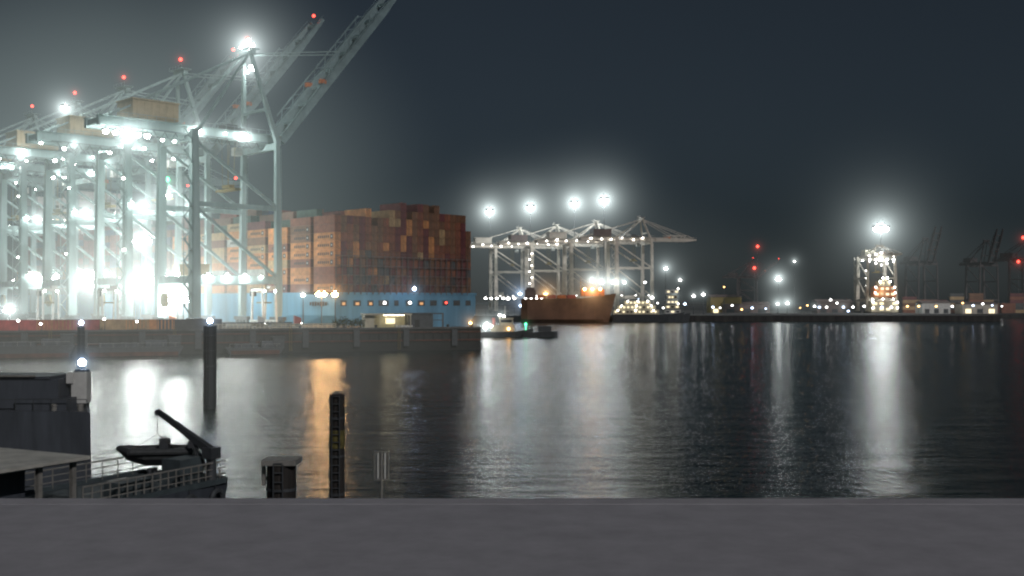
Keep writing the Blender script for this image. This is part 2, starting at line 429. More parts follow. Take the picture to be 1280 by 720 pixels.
struct(wm.build('water', 'water'))

# ------------------------------------------------------------------ invented roof deck below the camera in place of a grey border strip
z_r = 12.0
d_e = None
for k in range(400):
    Y = 5 + k * .05
    if at(640, 626, Y).z <= z_r: d_e = Y; break
rb = MB().box((0, d_e / 2 - 10.05, z_r - .25), (46, d_e + 20, .5))
rb.box((0, d_e - .1, z_r - .004), (46, .3, .02))
struct(rb.build('roof', 'roof'))
struct(MB().box((0, d_e / 2 - 10.5, (z_r - .5) / 2 - .6), (45, d_e + 18, z_r + .68)).build('wall', 'wall'))

# ------------------------------------------------------------------ quays and far shore
s7 = math.sqrt(.5)
U = Vector((s7, s7, 0)); V = Vector((-s7, s7, 0))
ST = Vector((-60.1, 370, 0))                                  # port corner of the big ship's stern
QZ = 6.2
e0 = ST + U * -6
qp = [(-9, 315), (-15, 332), (-26.5, 328), (e0.x + V.x * 520, e0.y + V.y * 520), (-900, 900), (-900, 8)]
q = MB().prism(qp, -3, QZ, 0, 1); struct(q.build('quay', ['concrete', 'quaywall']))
kp = [(-9, 315), (-15, 332), (-26.5, 328)]
MZ = Vector((.9455, .3256, 0))                                # along the mole
# coping and fenders on the mole
cop = MB(); a = Vector((-9, 315, QZ)); b = a - MZ * 300
cop.bar(a + Vector((0, -.1, .1)), b + Vector((0, -.1, .1)), .9, .5)
struct(cop.build('kerb', 'concrete'))
for k in range(9):
    p = a - MZ * (8 + 14 * k) + Vector((.326, -.9455, 0)) * .55
    t_ = MB().box((0, 0, 3.6), (1.6, .9, 4.6)).bar((-.5, 0, 5.9), (-.5, .5, 6.9), .1).bar((.5, 0, 5.9), (.5, .5, 6.9), .1).build('fender', 'dark', None, (p.x, p.y, 0))
    t_.rotation_euler.z = math.atan2(MZ.y, MZ.x)
    tag(t_, f'black rubber quay fender on the dark mole wall, number {k + 1} from its lit end', 'fender', 'fenders along the mole wall')

wl_ = MB(); nrm = Vector((.3256, -.9455, 0))
wl_.bar(a + nrm * .12 + Vector((0, 0, 1.0 - QZ)), b + nrm * .12 + Vector((0, 0, 1.0 - QZ)), .2, 3.0, mi=0)
for z_ in (2.9, 5.2): wl_.bar(a + nrm * .2 + Vector((0, 0, z_ - QZ)), b + nrm * .2 + Vector((0, 0, z_ - QZ)), .4, .35, mi=1)
for k in range(110): wl_.bar(a - MZ * (k * 2.6 + 1) + nrm * .1 + Vector((0, 0, -4.2)), a - MZ * (k * 2.6 + 1) + nrm * .1 + Vector((0, 0, -.5)), .5, .22, mi=2)
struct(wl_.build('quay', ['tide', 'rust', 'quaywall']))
for k in range(4):
    p = a - MZ * (24 + 30 * k) + nrm * .62; ld = MB()
    for sx in (-.3, .3): ld.bar((sx, 0, .3), (sx, 0, 7.2), .09)
    for j in range(16): ld.bar((-.3, 0, .6 + j * .42), (.3, 0, .6 + j * .42), .06)
    l_ = ld.build('quay_ladder', 'yellow', None, (p.x, p.y, 0)); l_.rotation_euler.z = math.atan2(MZ.y, MZ.x)
    tag(l_, f'yellow steel ladder on the dark mole wall, {["nearest the lit end", "second from the lit end", "third from the lit end", "farthest from the lit end"][k]}', 'ladder', 'ladders on the mole wall')

# far quay, far shore
fz = 4.0
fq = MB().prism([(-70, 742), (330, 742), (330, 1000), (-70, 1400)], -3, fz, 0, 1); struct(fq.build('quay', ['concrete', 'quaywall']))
fl = MB().prism([(110, 800), (300, 880), (760, 905), (1900, 1100), (3000, 2600), (-1500, 2600), (-300, 1450)], -3, 3.2, 0, 1); struct(fl.build('land', ['land', 'quaywall']))
hill = MB()
random.seed(3)
x = -1200
while x < 2600:
    wd = random.uniform(120, 260); hh = random.uniform(6, 16)
    hill.prism([(x, 2300 + random.uniform(-60, 60)), (x + wd, 2300), (x + wd, 2420), (x, 2420)], 0, hh); x += wd * .8
struct(hill.build('terrain', 'land'))

# ------------------------------------------------------------------ containers
def cont_mesh(logo=False, length=12.19):
    b = MB(); w_, l_, h_ = 2.44, length, 2.85
    b.box((0, 0, h_ / 2), (w_ - .1, l_ - .1, h_ - .06))
    for sx in (-1, 1):
        for sy in (-1, 1): b.box((sx * (w_ / 2 - .08), sy * (l_ / 2 - .08), h_ / 2), (.17, .17, h_))
        for z in (.07, h_ - .07): b.box((sx * (w_ / 2 - .06), 0, z), (.13, l_ - .36, .14))
        n = int(l_ / .9)
        for k in range(n): b.box((sx * (w_ / 2 - .035), -l_ / 2 + .6 + k * .9, h_ / 2), (.05, .45, h_ - .3))
    for sy in (-1, 1):
        for z in (.07, h_ - .07): b.box((0, sy * (l_ / 2 - .06), z), (w_ - .36, .13, .14))
        b.box((0, sy * (l_ / 2 - .04), h_ / 2), (.06, .07, h_ - .3), mi=1)
        for k in (-.8, -.4, .4, .8): b.cyl((k, sy * (l_ / 2 - .0), .15), (k, sy * (l_ / 2 - .0), h_ - .15), .035, n=5, mi=1)
    if logo:
        for sx in (-1, 1):
            x = sx * (w_ / 2 + .01)
            s_ = -1
            b.box((x, s_ * l_ * .36, h_ * .5), (.03, 1.5, 1.5), mi=1); b.box((x + sx * .012, s_ * l_ * .36, h_ * .5), (.03, .6, .6), mi=2)
            for k in range(6): b.box((x, s_ * l_ * .2 - s_ * k * 1.15, h_ * .5), (.03, .7, .9), mi=1)
    return b.mesh('container', ['cont', 'contdark', 'white'])
CM, CML, CMS = cont_mesh(), cont_mesh(True), cont_mesh(False, 6.06)
PAL = {'rust red': (.26, .092, .05), 'brown': (.22, .105, .055), 'orange': (.58, .25, .085), 'dark grey': (.09, .09, .09), 'dark blue': (.04, .07, .14),
       'dark green': (.04, .10, .07), 'tan': (.45, .30, .15), 'maroon': (.17, .045, .045), 'pale grey': (.45, .45, .42), 'teal': (.05, .16, .18)}
ORD = ['first', 'second', 'third', 'fourth', 'fifth', 'sixth', 'seventh', 'eighth', 'ninth', 'tenth', 'eleventh', 'twelfth', 'thirteenth', 'fourteenth', 'fifteenth', 'sixteenth', 'seventeenth', 'eighteenth', 'nineteenth', 'twentieth', 'twenty-first', 'twenty-second', 'twenty-third', 'twenty-fourth']
def cont(p, rz, cname, label, group, me=None):
    o = place(me or CM, 'container', None, p, rz); c = PAL[cname]; j = random.uniform(.85, 1.15)
    o.color = (c[0] * j, c[1] * j, c[2] * j, 1)
    return tag(o, label, 'container', group)

# ------------------------------------------------------------------ the big container ship
BEAM, LEN, DK = 66.0, 330.0, 16.2
ship = thing('container_ship', 'huge container ship with sky blue hull moored stern-on beside the quay cranes', 'ship', (ST.x, ST.y, 0), R(45))
def ring(y, hb, hw_, hk):                                    # section: half breadth at deck, at water, keel
    c = BEAM / 2
    pts = [(c - hb, DK), (c - hb, 9), (c - (hb * .6 + hw_ * .4), 4.5), (c - hw_, 0.5), (c - hk, -3), (c + hk, -3), (c + hw_, 0.5), (c + (hb * .6 + hw_ * .4), 4.5), (c + hb, 9), (c + hb, DK)]
    return [(x, y, z) for x, z in pts]
hl = MB().loft([ring(0, 32.4, 22, 8), ring(6, 33, 25, 12), ring(25, 33, 29, 20), ring(60, 33, 32.5, 28), ring(240, 33, 32.5, 28), ring(285, 29, 22, 16), ring(315, 16, 8, 4), ring(LEN, 3, 1, .5)])
hull = hl.build('hull', 'hull', ship)
MB().box((BEAM / 2, -.02, DK + .35), (BEAM - .6, .5, .7)).box((.5, 150, DK + .35), (.4, 260, .7)).build('bulwark', 'hull', ship)
op = MB()
for k, wd in enumerate((4, 5, 4, 7, 3, 4, 5, 5, 4, 5, 4)):
    xx = 4 + k * 5.75
    MB().box((xx, -.02, 13.2), (wd * .62, .3, 1.9)).build('mooring_port', 'dark', hull)
    if k in (3, 5, 8): MB().ball((xx + .3, -.3, 13.3), .42).build('port_lamp', 'lamp_small' if k != 8 else 'lamp_red', hull)
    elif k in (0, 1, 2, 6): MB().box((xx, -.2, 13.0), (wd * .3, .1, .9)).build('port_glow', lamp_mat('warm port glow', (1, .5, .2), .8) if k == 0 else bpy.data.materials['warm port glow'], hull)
for k, h in enumerate((.9, 1.1, .8, 1.1, .9, .7, 1.0)):      # weathered hull lettering, unreadable in the photograph
    pass
lt = MB()
for k in range(7): lt.box((-.36 - 0.0, 13 - k * 1.5, 13.0), (.12, .95, 1.5 if k % 3 else 1.2))
lt.build('hull_marking', 'contdark', hull)
lb = MB()
for k in range(24):
    xx = 1.9 + 2.62 * k - 1.28
    lb.bar((xx, -.35, DK), (xx, -.35, DK + 13.5), .22)
for z in (3.4, 6.6, 9.9, 13.2): lb.bar((.4, -.45, DK + z), (62, -.45, DK + z), .3, .25).bar((.4, -.55, DK + z + 1.1), (62, -.55, DK + z + 1.1), .08)
for k in range(0, 22, 2): lb.bar((.6 + 2.62 * k, -.4, DK + .2), (.6 + 2.62 * (k + 2), -.4, DK + 6.6), .12).bar((.6 + 2.62 * (k + 2), -.4, DK + .2), (.6 + 2.62 * k, -.4, DK + 6.6), .12)
lb.build('lashing_bridge', 'dimsteel', ship)
# deckhouse far forward
dh = MB().box((BEAM / 2, 258, DK + 23), (58, 14, 46)).box((BEAM / 2, 258, DK + 48.1), (66, 10, 4)).box((BEAM / 2, 258, DK + 52.5), (30, 9, 4))
dho = dh.build('deckhouse', 'white', ship)
for k in range(5):
    wn = MB()
    for j in range(12): MB().box((10 + j * 4.2, 250.9, DK + 31 + k * 3.6), (2.6, .2, 1.5)).build('window', 'glass' if k not in (1, 2) else 'lit', dho)
for x_ in (8, 17.5): MB().box((x_, 250.8, DK + 24), (8, .4, 8)).build('lit_panel', 'lit', dho)
random.seed(21)
tier = 2.92
shipM = Matrix.Translation(ST) @ Matrix.Rotation(R(45), 4, 'Z')
names = list(PAL)
NC = 24
hts = [9 + (random.random() < .45) + (k > 8) - (random.random() < .15) for k in range(NC)]
hts[:3] = [9, 9, 9]; hts[-2:] = [10, 8]
LITSTACK = ['rust red', 'orange', 'brown', 'rust red', 'orange', 'orange', 'orange', 'orange', 'rust red']
run = 'brown'
for c_ in range(NC):
    for r_ in range(hts[c_]):
        if c_ == 0: cn = ['orange', 'rust red', 'rust red', 'orange', 'orange', 'orange', 'orange', 'rust red', 'rust red', 'pale grey'][r_]
        else:
            if random.random() < .38: run = random.choices(names, (24, 34, 16, 9, 1, 1, 6, 16, 0, 0))[0]
            cn = run
            if r_ < 4 and random.random() < .6: cn = random.choice(['brown', 'maroon', 'rust red', 'dark grey'])
        p = shipM @ Vector((1.9 + 2.62 * c_, 6.6, DK + .75 + tier * r_))
        cont(p, R(45), cn, f'{cn} container, {ORD[r_]} tier up in the {ORD[c_]} column of the stern wall', 'containers stacked across the ship stern', CML if (c_ == 0 and r_ in (0, 3, 4, 5, 6)) else None)
BAYS = 8
for b_ in range(1, BAYS):
    n_ = [0, 9, 8, 9, 9, 8, 9, 9][b_]
    for r_ in range(n_):
        cn = random.choices(names, (20, 14, 30, 3, 1, 1, 14, 8, 3, 1))[0]
        if b_ == 1: cn = ['rust red', 'orange', 'orange', 'rust red', 'orange', 'orange', 'brown', 'brown', 'rust red'][r_]
        p = shipM @ Vector((1.9, 6.6 + 14.3 * b_, DK + .75 + tier * r_))
        cont(p, R(45), cn, f'{cn} container, {ORD[r_]} tier of the {ORD[b_]} port side stack behind the stern', 'containers along the ship side', CML if random.random() < .4 or (b_ == 1 and r_ in (1, 4, 5)) else None)
rest = MB(); random.seed(5)
for b_ in range(1, 19):
    if b_ in (13, 14): continue
    for c_ in range(0 if b_ >= BAYS else 1, NC):
        n_ = random.choice((8, 9, 9, 9, 10)) if b_ < 3 else random.choice((9, 9, 10, 10, 11))
        for r_ in range(n_ - 3 if b_ < BAYS else 0, n_):
            rest.box((1.9 + 2.62 * c_, 6.6 + 14.3 * b_, DK + .75 + tier * r_ + 1.42), (2.4, 12.1, 2.84), mi=random.choice((0, 0, 1, 2, 3)))
rs = rest.build('container', [mat('dull red containers', (.2, .06, .045)), mat('dull brown containers', (.17, .09, .06)), mat('dull blue containers', (.05, .08, .14)), mat('dull green containers', (.06, .1, .08))], None, ST)
rs.rotation_euler.z = R(45); rs['kind'] = 'stuff'; rs['label'] = 'mass of stacked containers filling the deck behind the stern wall'

# ------------------------------------------------------------------ terminal cranes A..E
def cpos(k, extra=0.0):
    p = Vector((-76.5, 360, QZ)) + V * 11.5 + V * (45.0 * k) + Vector((0, 0, 0)); return p
Ga = 57.6
base_l = [(-49, -5, Ga - .5, 1.7, 'lamp'), (-40, 5, Ga, 1.3, 'lamp'), (-22, 5, Ga, 1.0, 'lamp_small')]
row = lambda z, xs, y, s_, m_='lamp': [(x, y, z, s_, m_) for x in xs]
A_l = row(61.6, (-26.5, -9.5), -6.6, 2.1, 'lamp_big') + row(61.6, (-17,), -6.6, 1.0) + row(15.6, (-26, -19.5, -13), -12.2, 1.9, 'lamp_big') + row(15.6, (-7,), -12.2, 1.2) + \
      row(58.2, (-56, -53, -50.5, -48, -46, -43), -5.5, 2.0, 'lamp_big') + row(57.4, (-38, -34), -5.5, 1.2)
A_ap = [(-5, -3, 92.6, 1.7, 'lamp_big'), (-5, -1, 94.6, 1.5, 'lamp'), (-4, 0, 91.5, 1.8, 'lamp_big'), (-5, 4, 93.0, 1.3, 'lamp'), (-4, -3, 84.6, 1.6, 'lamp_big'), (-4, -.6, 86, 1.5, 'lamp'), (-4, 1.6, 84.5, 1.4, 'lamp'), (-4, 4.2, 85.2, 1.2, 'lamp')]
def inner(seed, big=False):
    random.seed(seed)
    l = []
    for x in (-56, -51, -46, -41, -36, -31, -26, -21, -16, -11, -6, -1):
        l.append((x + random.uniform(-2, 2), random.choice((-6.5, 6.5)), 61.5 + random.uniform(-3.5, .5), random.uniform(.7, 1.7), random.choice(('lamp', 'lamp', 'lamp_big'))))
    for x in (-29, -24, -19, -14, -9, -3):
        l.append((x, -11.8, 40.4 + random.uniform(-.6, .6), random.uniform(1.0, 1.8), random.choice(('lamp', 'lamp_big'))))
        l.append((x + 1.5, -12.2, 15.8 + random.uniform(-.5, 2.5), random.uniform(1.6, 2.6), 'lamp_big'))
    for z in (25, 49): l.append((-32.6 + random.uniform(-1, 1), -13.4, z, random.uniform(.8, 1.3), random.choice(('lamp_small', 'lamp'))))
    return l
g = 'ship-to-shore cranes on the container terminal'
crA = crane('pale blue quay crane nearest the ship stern, boom raised and lamp cluster on its apex', cpos(0), R(45), boom=50, boom_len=85, lights=A_l, apexlights=A_ap, group=g)
crB = crane('second pale blue crane from the ship stern, raised boom behind the first', cpos(1), R(45), boom=50, boom_len=76, lights=inner(1) + [(-47, 0, 72.6, 2.6, 'lamp_big')], group=g)
crC = crane('third pale blue crane from the ship stern, raised boom with red lamp', cpos(2), R(45), boom=52, boom_len=64, lights=inner(2), group=g)
crD = crane('fourth pale blue crane from the ship stern, boom lowered over the ship', cpos(3), R(45), boom=1, boom_len=66, lights=inner(3), group=g)
crE = crane('crane farthest from the ship stern, at the picture edge, boom lowered', cpos(4), R(45), boom=1, boom_len=66, lights=inner(4), group=g)

def cw(k, x, y, z):                                           # local crane point -> world
    return cpos(k) + U * x + V * y + Vector((0, 0, z))
# added lens glare volumes at the terminal, wide veils last
for x in (-26.5, -9.5): glare(cw(0, x, -6.6, 61.3), 14, COLD, .9)
glare(cw(0, -17, -6.6, 61.3), 7, COLD, .4)
glare(cw(0, -5, 0, 92.4), 30, COLD, 1.1); glare(cw(0, -4, 0, 84.6), 15, COLD, .5)
for x in (-26, -19.5, -13): glare(cw(0, x, -12.2, 15.4), 8, COLD, .55)
glare(cw(0, -49, -5.5, 57.5), 18, COLD, 1.5)
glare(cw(1, -47, 0, 72.2), 16, COLD, 1.3)
for k in (1, 2, 3):
    for x in (-46, -14): glare(cw(k, x, -5, 60), 14, COLD, 1.0)
    for x in (-25, -8): glare(cw(k, x, -12, 40.4), 16, COLD, 1.2)
    for x in (-24, -10): glare(cw(k, x, -12, 16), 18, COLD, 1.15)
for k in range(3):
    glare(cw(k, -5, 0, 95.2), 5, RED, .5)
glare(cw(3, -5, 0, 95.2), 5, RED, .5)
glare((-128, 345, 42), 1, (0.72, 0.86, 0.81), .21, True, (118, 75, 100))
glare((-118, 352, 18), 1, (0.95, 0.99, 0.92), .36, True, (56, 38, 30))
glare((-60, 150, 8), 1, (0.86, 0.90, 0.82), .10, True, (75, 122, 26))  # self-lit veil lifting the near blacks as lens flare does
glare((20, 800, 40), 1, (0.78, 0.88, 0.86), .05, True, (190, 110, 80))
glare((330, 900, 25), 1, (0.78, 0.88, 0.86), .022, True, (330, 110, 70))

# ------------------------------------------------------------------ bright work on the terminal apron
for (px, py, Y, lab, sz, hd, hz) in ((222, 372, 352, 'blinding white light tower on the apron left of the front crane leg', 3.0, 3, 2.9), (168, 356, 372, 'bright light tower with white heads between the second crane legs', 2.6, 3, 2.0),
                                (120, 356, 392, 'bright light tower behind the dark gangway rows', 2.4, 3, 1.7), (176, 300, 380, 'tall bright mast with white heads in the middle of the cranes', 2.2, 4, 2.0), (12, 386, 350, 'low white light tower at the picture edge', 2.0, 2, 1.2),
                                (206, 243, 380, 'tallest white mast with a green lamp among the cranes', 1.8, 3, 1.5)):
    tp = lamp_mast(px, py, Y, QZ, lab, 'lamp_big', sz, hd, 'light towers on the terminal apron')
    glare(tp, 16 if hz < 2.5 else 20, COLD, hz)
gp = at(209, 226, 379); g_ = MB().cyl((0, 0, -3), (0, 0, 0), .15, n=6).ball((0, 0, .5), .8, 1).build('signal_lamp', ['dark', 'lamp_green'], None, gp)
tag(g_, 'green signal lamp glowing above the tallest mast among cranes', 'signal lamp'); glare(gp, 6, GREEN, .7)

def truck(px, py, Y, rz, label, col, load=None):
    p = at(px, py, Y)
    t = thing('truck', label, 'truck', (p.x, p.y, QZ), rz, 'trucks on the terminal apron')
    MB().box((0, -1.2, 1.15), (2.4, 11.5, .35)).build('trailer', 'dark', t)
    cb = MB().loft([[(-1.2, 5.2, .7), (1.2, 5.2, .7), (1.2, 5.2, 3.3), (-1.2, 5.2, 3.3)], [(-1.2, 7.2, .7), (1.2, 7.2, .7), (1.2, 7.2, 2.6), (-1.2, 7.2, 2.6)]]).build('cab', col, t)
    MB().box((0, 7.0, 2.1), (2.1, .3, .8)).build('windscreen', 'glass', cb)
    for yy in (6.2, 3.8, -4.6, -5.9):
        for sx in (-1, 1): MB().cyl((sx * .85, yy, .5), (sx * 1.2, yy, .5), .5, n=12).build('wheel', 'dark', t)
    for sx in (-1, 1): MB().ball((sx * .8, 7.25, 1.0), .16).build('headlight', 'lamp_small', t)
    return t
truck(346, 405, 333, R(-70), 'dark truck with low trailer at the foot of the front crane leg', 'redpaint')
truck(300, 404, 331, R(-75), 'white cab truck parked on the mole below three crane lamps', 'white')
truck(190, 402, 345, R(-80), 'orange cab truck beside the blinding light tower', 'orange')
# straddle carrier
def straddle(px, Y, rz, label):
    p = at(px, 400, Y); t = thing('straddle_carrier', label, 'straddle carrier', (p.x, p.y, QZ), rz, 'straddle carriers on the apron')
    for sx in (-1, 1):
        b = MB().bar((sx * 2.3, -4.5, 1.3), (sx * 2.3, 4.5, 1.3), .6, .8)
        for yy in (-4, 4): b.bar((sx * 2.3, yy, 1.3), (sx * 2.3, yy * .8, 11), .55, .7)
        fr = b.build('side_frame', 'white', t)
        for yy in (-3.6, -1.2, 1.2, 3.6): MB().cyl((sx * 2.0, yy, .65), (sx * 2.6, yy, .65), .65).build('wheel', 'dark', fr)
    MB().box((0, 0, 11.3), (5.2, 8, .8)).box((1.2, -2.5, 12.1), (1.8, 2.4, 1.0)).build('top_frame', 'white', t)
    MB().box((-1.6, 4.4, 10.2), (1.6, 1.5, 1.8)).build('operator_cab', 'glass', t)
    MB().box((0, 0, 7.2), (2.3, 6, .4)).bar((-.9, 0, 7.3), (-.9, 0, 11), .1).bar((.9, 0, 7.3), (.9, 0, 11), .1).build('spreader', 'yellow', t)
    flood(t, (1.8, -4, 11), .8, 'lamp'); flood(t, (-1.8, -4, 11), .8, 'lamp')
straddle(135, 345, R(30), 'white straddle carrier on tall legs behind the red container row')
straddle(60, 350, R(35), 'white straddle carrier standing near the lit deckhouse windows')
straddle(330, 352, R(40), 'white straddle carrier between the front crane waterside legs')
# rows of boxes along the mole front
def on_mole(px, back):                                        # a spot on the mole seen at px, `back` metres behind its front edge
    n = Vector((-MZ.y, MZ.x, 0)); o = Vector((-9, 315, 0)) + n * back
    k = (px - 640) / F                                         # x = k*y on the line o + s*MZ
    s_ = (k * o.y - o.x) / (MZ.x - k * MZ.y); p = o + MZ * s_
    return Vector((p.x, p.y, QZ))
mrz = math.atan2(MZ.y, MZ.x)
for i, (px, cn, lab) in enumerate(((30, 'rust red', 'red container at the edge of the picture on the mole'), (54, 'rust red', 'red container second from the picture edge on the mole'), (78, 'orange', 'orange container in the middle of the red row on the mole'),
                                   (100, 'rust red', 'red container beside the pile with the bluish lamp'), (122, 'rust red', 'bright red container ending the row on the mole'))):
    p = on_mole(px, 9); o = cont(p, mrz + R(90), cn, lab, 'red container row on the mole'); o.color = (.5, .09, .08, 1) if cn != 'orange' else (.5, .2, .08, 1)
for i, (px, cn, lab) in enumerate(((156, 'tan', 'tan container on the mole below the bright apron'), (188, 'orange', 'orange brown container on the mole next to the grey one'), (226, 'dark grey', 'long dark grey container on the mole left of the tall pile'), (248, 'dark grey', 'dark grey container right behind the tall pile'))):
    p = on_mole(px, 7); cont(p, mrz + R(90), cn, lab, 'brown and grey containers on the mole')
for px, py, lab in ((24, 408, 'small warm lamp post at the start of the red container row'), (52, 412, 'small warm lamp post in front of the second red container'), (131, 406, 'small warm lamp post in front of the red row end'), (172, 409, 'small warm lamp post in front of the tan container')):
    lamp_mast(px, py - 9, on_mole(px, 2).y, QZ, lab, 'lamp_small', .7, 1, 'small lamp posts on the mole edge', .1)
# low wall and barrier strips
for (a_, b_, lab) in ((268, 335, 'long pale guard rail lit yellow along the mole edge'), (340, 420, 'pale guard rail on the mole beside the truck')):
    p, q_ = on_mole(a_, 4), on_mole(b_, 4); b = MB(); n = 14
    for k in range(n + 1):
        v = p.lerp(q_, k / n); b.bar(v, v + Vector((0, 0, 1.5)), .14)
    for z in (.5, 1.0, 1.45): b.bar(p + Vector((0, 0, z)), q_ + Vector((0, 0, z)), .12, .2)
    tag(b.build('guard_rail', 'cream'), lab, 'guard rail', 'guard rails on the mole')

def flat_barge(px, ln, h, label):
    n = Vector((.3256, -.9455, 0)); p = on_mole(px, -4.2)
    t = thing('flat_barge', label, 'barge', (p.x, p.y, 0), mrz, 'flat barges moored along the mole')
    L2 = ln / 2
    MB().loft([[(-L2, -3, h), (-L2 + 1.5, -3, -.6), (-L2 + 1.5, 3, -.6), (-L2, 3, h)], [(L2, -3, h), (L2 - 1.5, -3, -.6), (L2 - 1.5, 3, -.6), (L2, 3, h)]]).build('hull', 'dark', t)
    MB().box((0, -3.02, .55), (ln - 2.6, .12, 1.0)).build('waterline_strip', 'rust', t)
    MB().box((-L2 * .3, 0, h + .5), (ln * .4, 4.4, 1.0)).box((L2 * .45, .2, h + .8), (ln * .22, 4, 1.6)).build('hatch', 'darkhull', t)
    MB().box((L2 * .82, 0, h + 1.3), (3, 3.6, 2.6)).box((L2 * .82, 0, h + 2.7), (3.4, 4, .2)).build('hut', 'dark', t)
    b = MB()
    for k in range(int(ln / 3)): b.bar((-L2 + 1 + k * 3, -2.9, h), (-L2 + 1 + k * 3, -2.9, h + 1), .08)
    b.bar((-L2 + 1, -2.9, h + 1), (L2 - 1, -2.9, h + 1), .07).build('railing', 'rail', t)
flat_barge(168, 24, 2.3, 'dark flat barge with red waterline strip left of the tall pile')
flat_barge(40, 20, 2.9, 'higher dark barge with red waterline strip at the picture edge')
flat_barge(318, 15, 1.7, 'small low dark barge right of the tall pile')
# mole: shelter, shed, bushes, frame, bollards
c0 = on_mole(483, 8)
sh = thing('shelter', 'cream flat roofed shelter lit from inside on the mole', 'shelter', c0, mrz)
MB().box((0, 0, 3.95), (13.6, 6.4, .4)).build('roof', 'cream', sh)
MB().box((-5.2, .5, 1.88), (2.6, 4.6, 3.7)).box((1.3, 2.9, 1.88), (10.4, .2, 3.7)).build('wall', 'cream', sh)
for xx in (-2.4, 2.0, 6.4): MB().box((xx, -2.9, 1.88), (.25, .25, 3.7)).build('post', 'cream', sh)
MB().box((1.8, 2.76, 2.0), (2.8, .05, 1.6)).build('lit_window', 'lit', sh)
MB().box((2.2, 0, 3.7), (6, .25, .12)).build('strip_lamp', lamp_mat('shelter strip lamp', (1, .9, .6), 26), sh)
MB().box((4.6, -1.6, .55), (5.0, 1.9, .5)).cyl((3, -2.6, .4), (3, -.7, .4), .4).cyl((6, -2.6, .4), (6, -.7, .4), .4).build('parked_cart', 'white', sh)
c1 = on_mole(523, 9); sd_ = thing('shed', 'dark windowless shed standing right of the lit shelter', 'shed', c1, mrz)
MB().box((0, 0, 2.0), (7.0, 5, 4.0)).build('wall', 'dark', sd_); MB().box((0, 0, 4.15), (7.6, 5.6, .3)).build('roof', 'dark', sd_); MB().box((-1, -2.53, 1.2), (1.4, .06, 2.3)).build('door', 'quaywall', sd_)
c2 = on_mole(547, 8); fr = MB()
for xx in (-1.6, 1.6): fr.bar((xx, 0, 0), (xx, 0, 4.1), .35)
fr.bar((-1.8, 0, 4.1), (1.8, 0, 4.1), .35).bar((-1.6, 0, 2.2), (1.6, 0, 2.2), .2)
f_ = fr.build('portal_frame', 'dark', None, c2); f_.rotation_euler.z = mrz; tag(f_, 'dark steel portal frame standing right of the dark shed', 'frame')
def shrub(px, back, s_, label):
    p = on_mole(px, back); t = thing('shrub', label, 'shrub', p, 0, 'shrubs beside the shelter')
    st = MB()
    for k in range(4): st.cyl((0, 0, 0), (random.uniform(-.7, .7) * s_, random.uniform(-.5, .5) * s_, 1.7 * s_), .06, .03, 5)
    st.build('stem', 'bark', t); cr = MB()
    for k in range(260):
        th = random.uniform(0, 6.28); rr = random.random() ** .6 * 1.25 * s_; zz = 1.5 * s_ + random.gauss(0, .55) * s_
        c = Vector((rr * math.cos(th), rr * math.sin(th), max(.25, zz))); a_ = Vector((random.gauss(0, 1), random.gauss(0, 1), random.gauss(0, 1))).normalized(); b_ = a_.cross(Vector((random.random(), random.random(), 1))).normalized()
        l_ = .26 * s_; cr._add([c - a_ * l_, c - b_ * l_ * .5, c + a_ * l_, c + b_ * l_ * .5], [(0, 1, 2, 3)])
    cr.build('crown', 'leaf', t)
random.seed(8)
for px, s_, lab in ((420, .9, 'low bush at the hull corner on the mole'), (430, 1.2, 'tallest bush on the mole'), (440, 1.0, 'bush between the tallest bush and the shelter'), (450, 1.15, 'bush touching the lit shelter wall')):
    shrub(px, 6, s_, lab)
for i, (px, lab) in enumerate(((375, 'iron bollard on the mole near the truck'), (470, 'iron bollard in front of the lit shelter'), (560, 'iron bollard right of the portal frame'), (590, 'iron bollard at the lit end of the mole'))):
    b = MB().cyl((0, 0, 0), (0, 0, .8), .35, .3).ball((0, 0, .85), .5, 0, 1, 1, .5).build('bollard', 'dark', None, on_mole(px, 1.5)); tag(b, lab, 'bollard', 'bollards on the mole')
# sodium and small lamps near the ship stern
for (px, py, Y, lab, m_, sz, hz, col) in ((379, 367, 352, 'small white lamp post at the ship side', 'lamp_small', 1.6, .6, COLD), (402, 366, 350, 'twin warm lamp post below the lit stack', 'lamp_sodium', 2.0, .9, WARM), (419, 366, 348, 'orange lamp post at the ship stern corner', 'lamp_sodium', 2.2, 1.0, WARM),
                                         (588, 402, 316, 'small orange lamp at the end of the mole', 'lamp_warm', .9, .5, WARM), (518, 362, 352, 'bluish white lamp in front of the ship stern', 'lamp_blue', .9, .5, BLUE)):
    base = 0.0 if px == 518 else QZ
    if px == 518:
        tp = at(518, 362, 386); l_ = MB().bar((0, 0, -1.6), (0, 0, 0), .16).ball((0, 0, .3), .55, 1).build('deck_lamp', ['dark', 'lamp_blue']); l_.location = tp; tag(l_, lab, 'lamp')
    else: tp = lamp_mast(px, py, Y, QZ, lab, m_, sz, 1 if px != 402 else 2, 'small lamp posts by the ship stern', .2)
    glare(tp, 7, col, hz)
tp = lamp_mast(376, 415, on_mole(376, 1).y, 3, 'white lamp low on the dark mole wall', 'lamp_small', .9, 1, 'small lamp posts by the ship stern', .12); glare(tp, 4, COLD, .5)

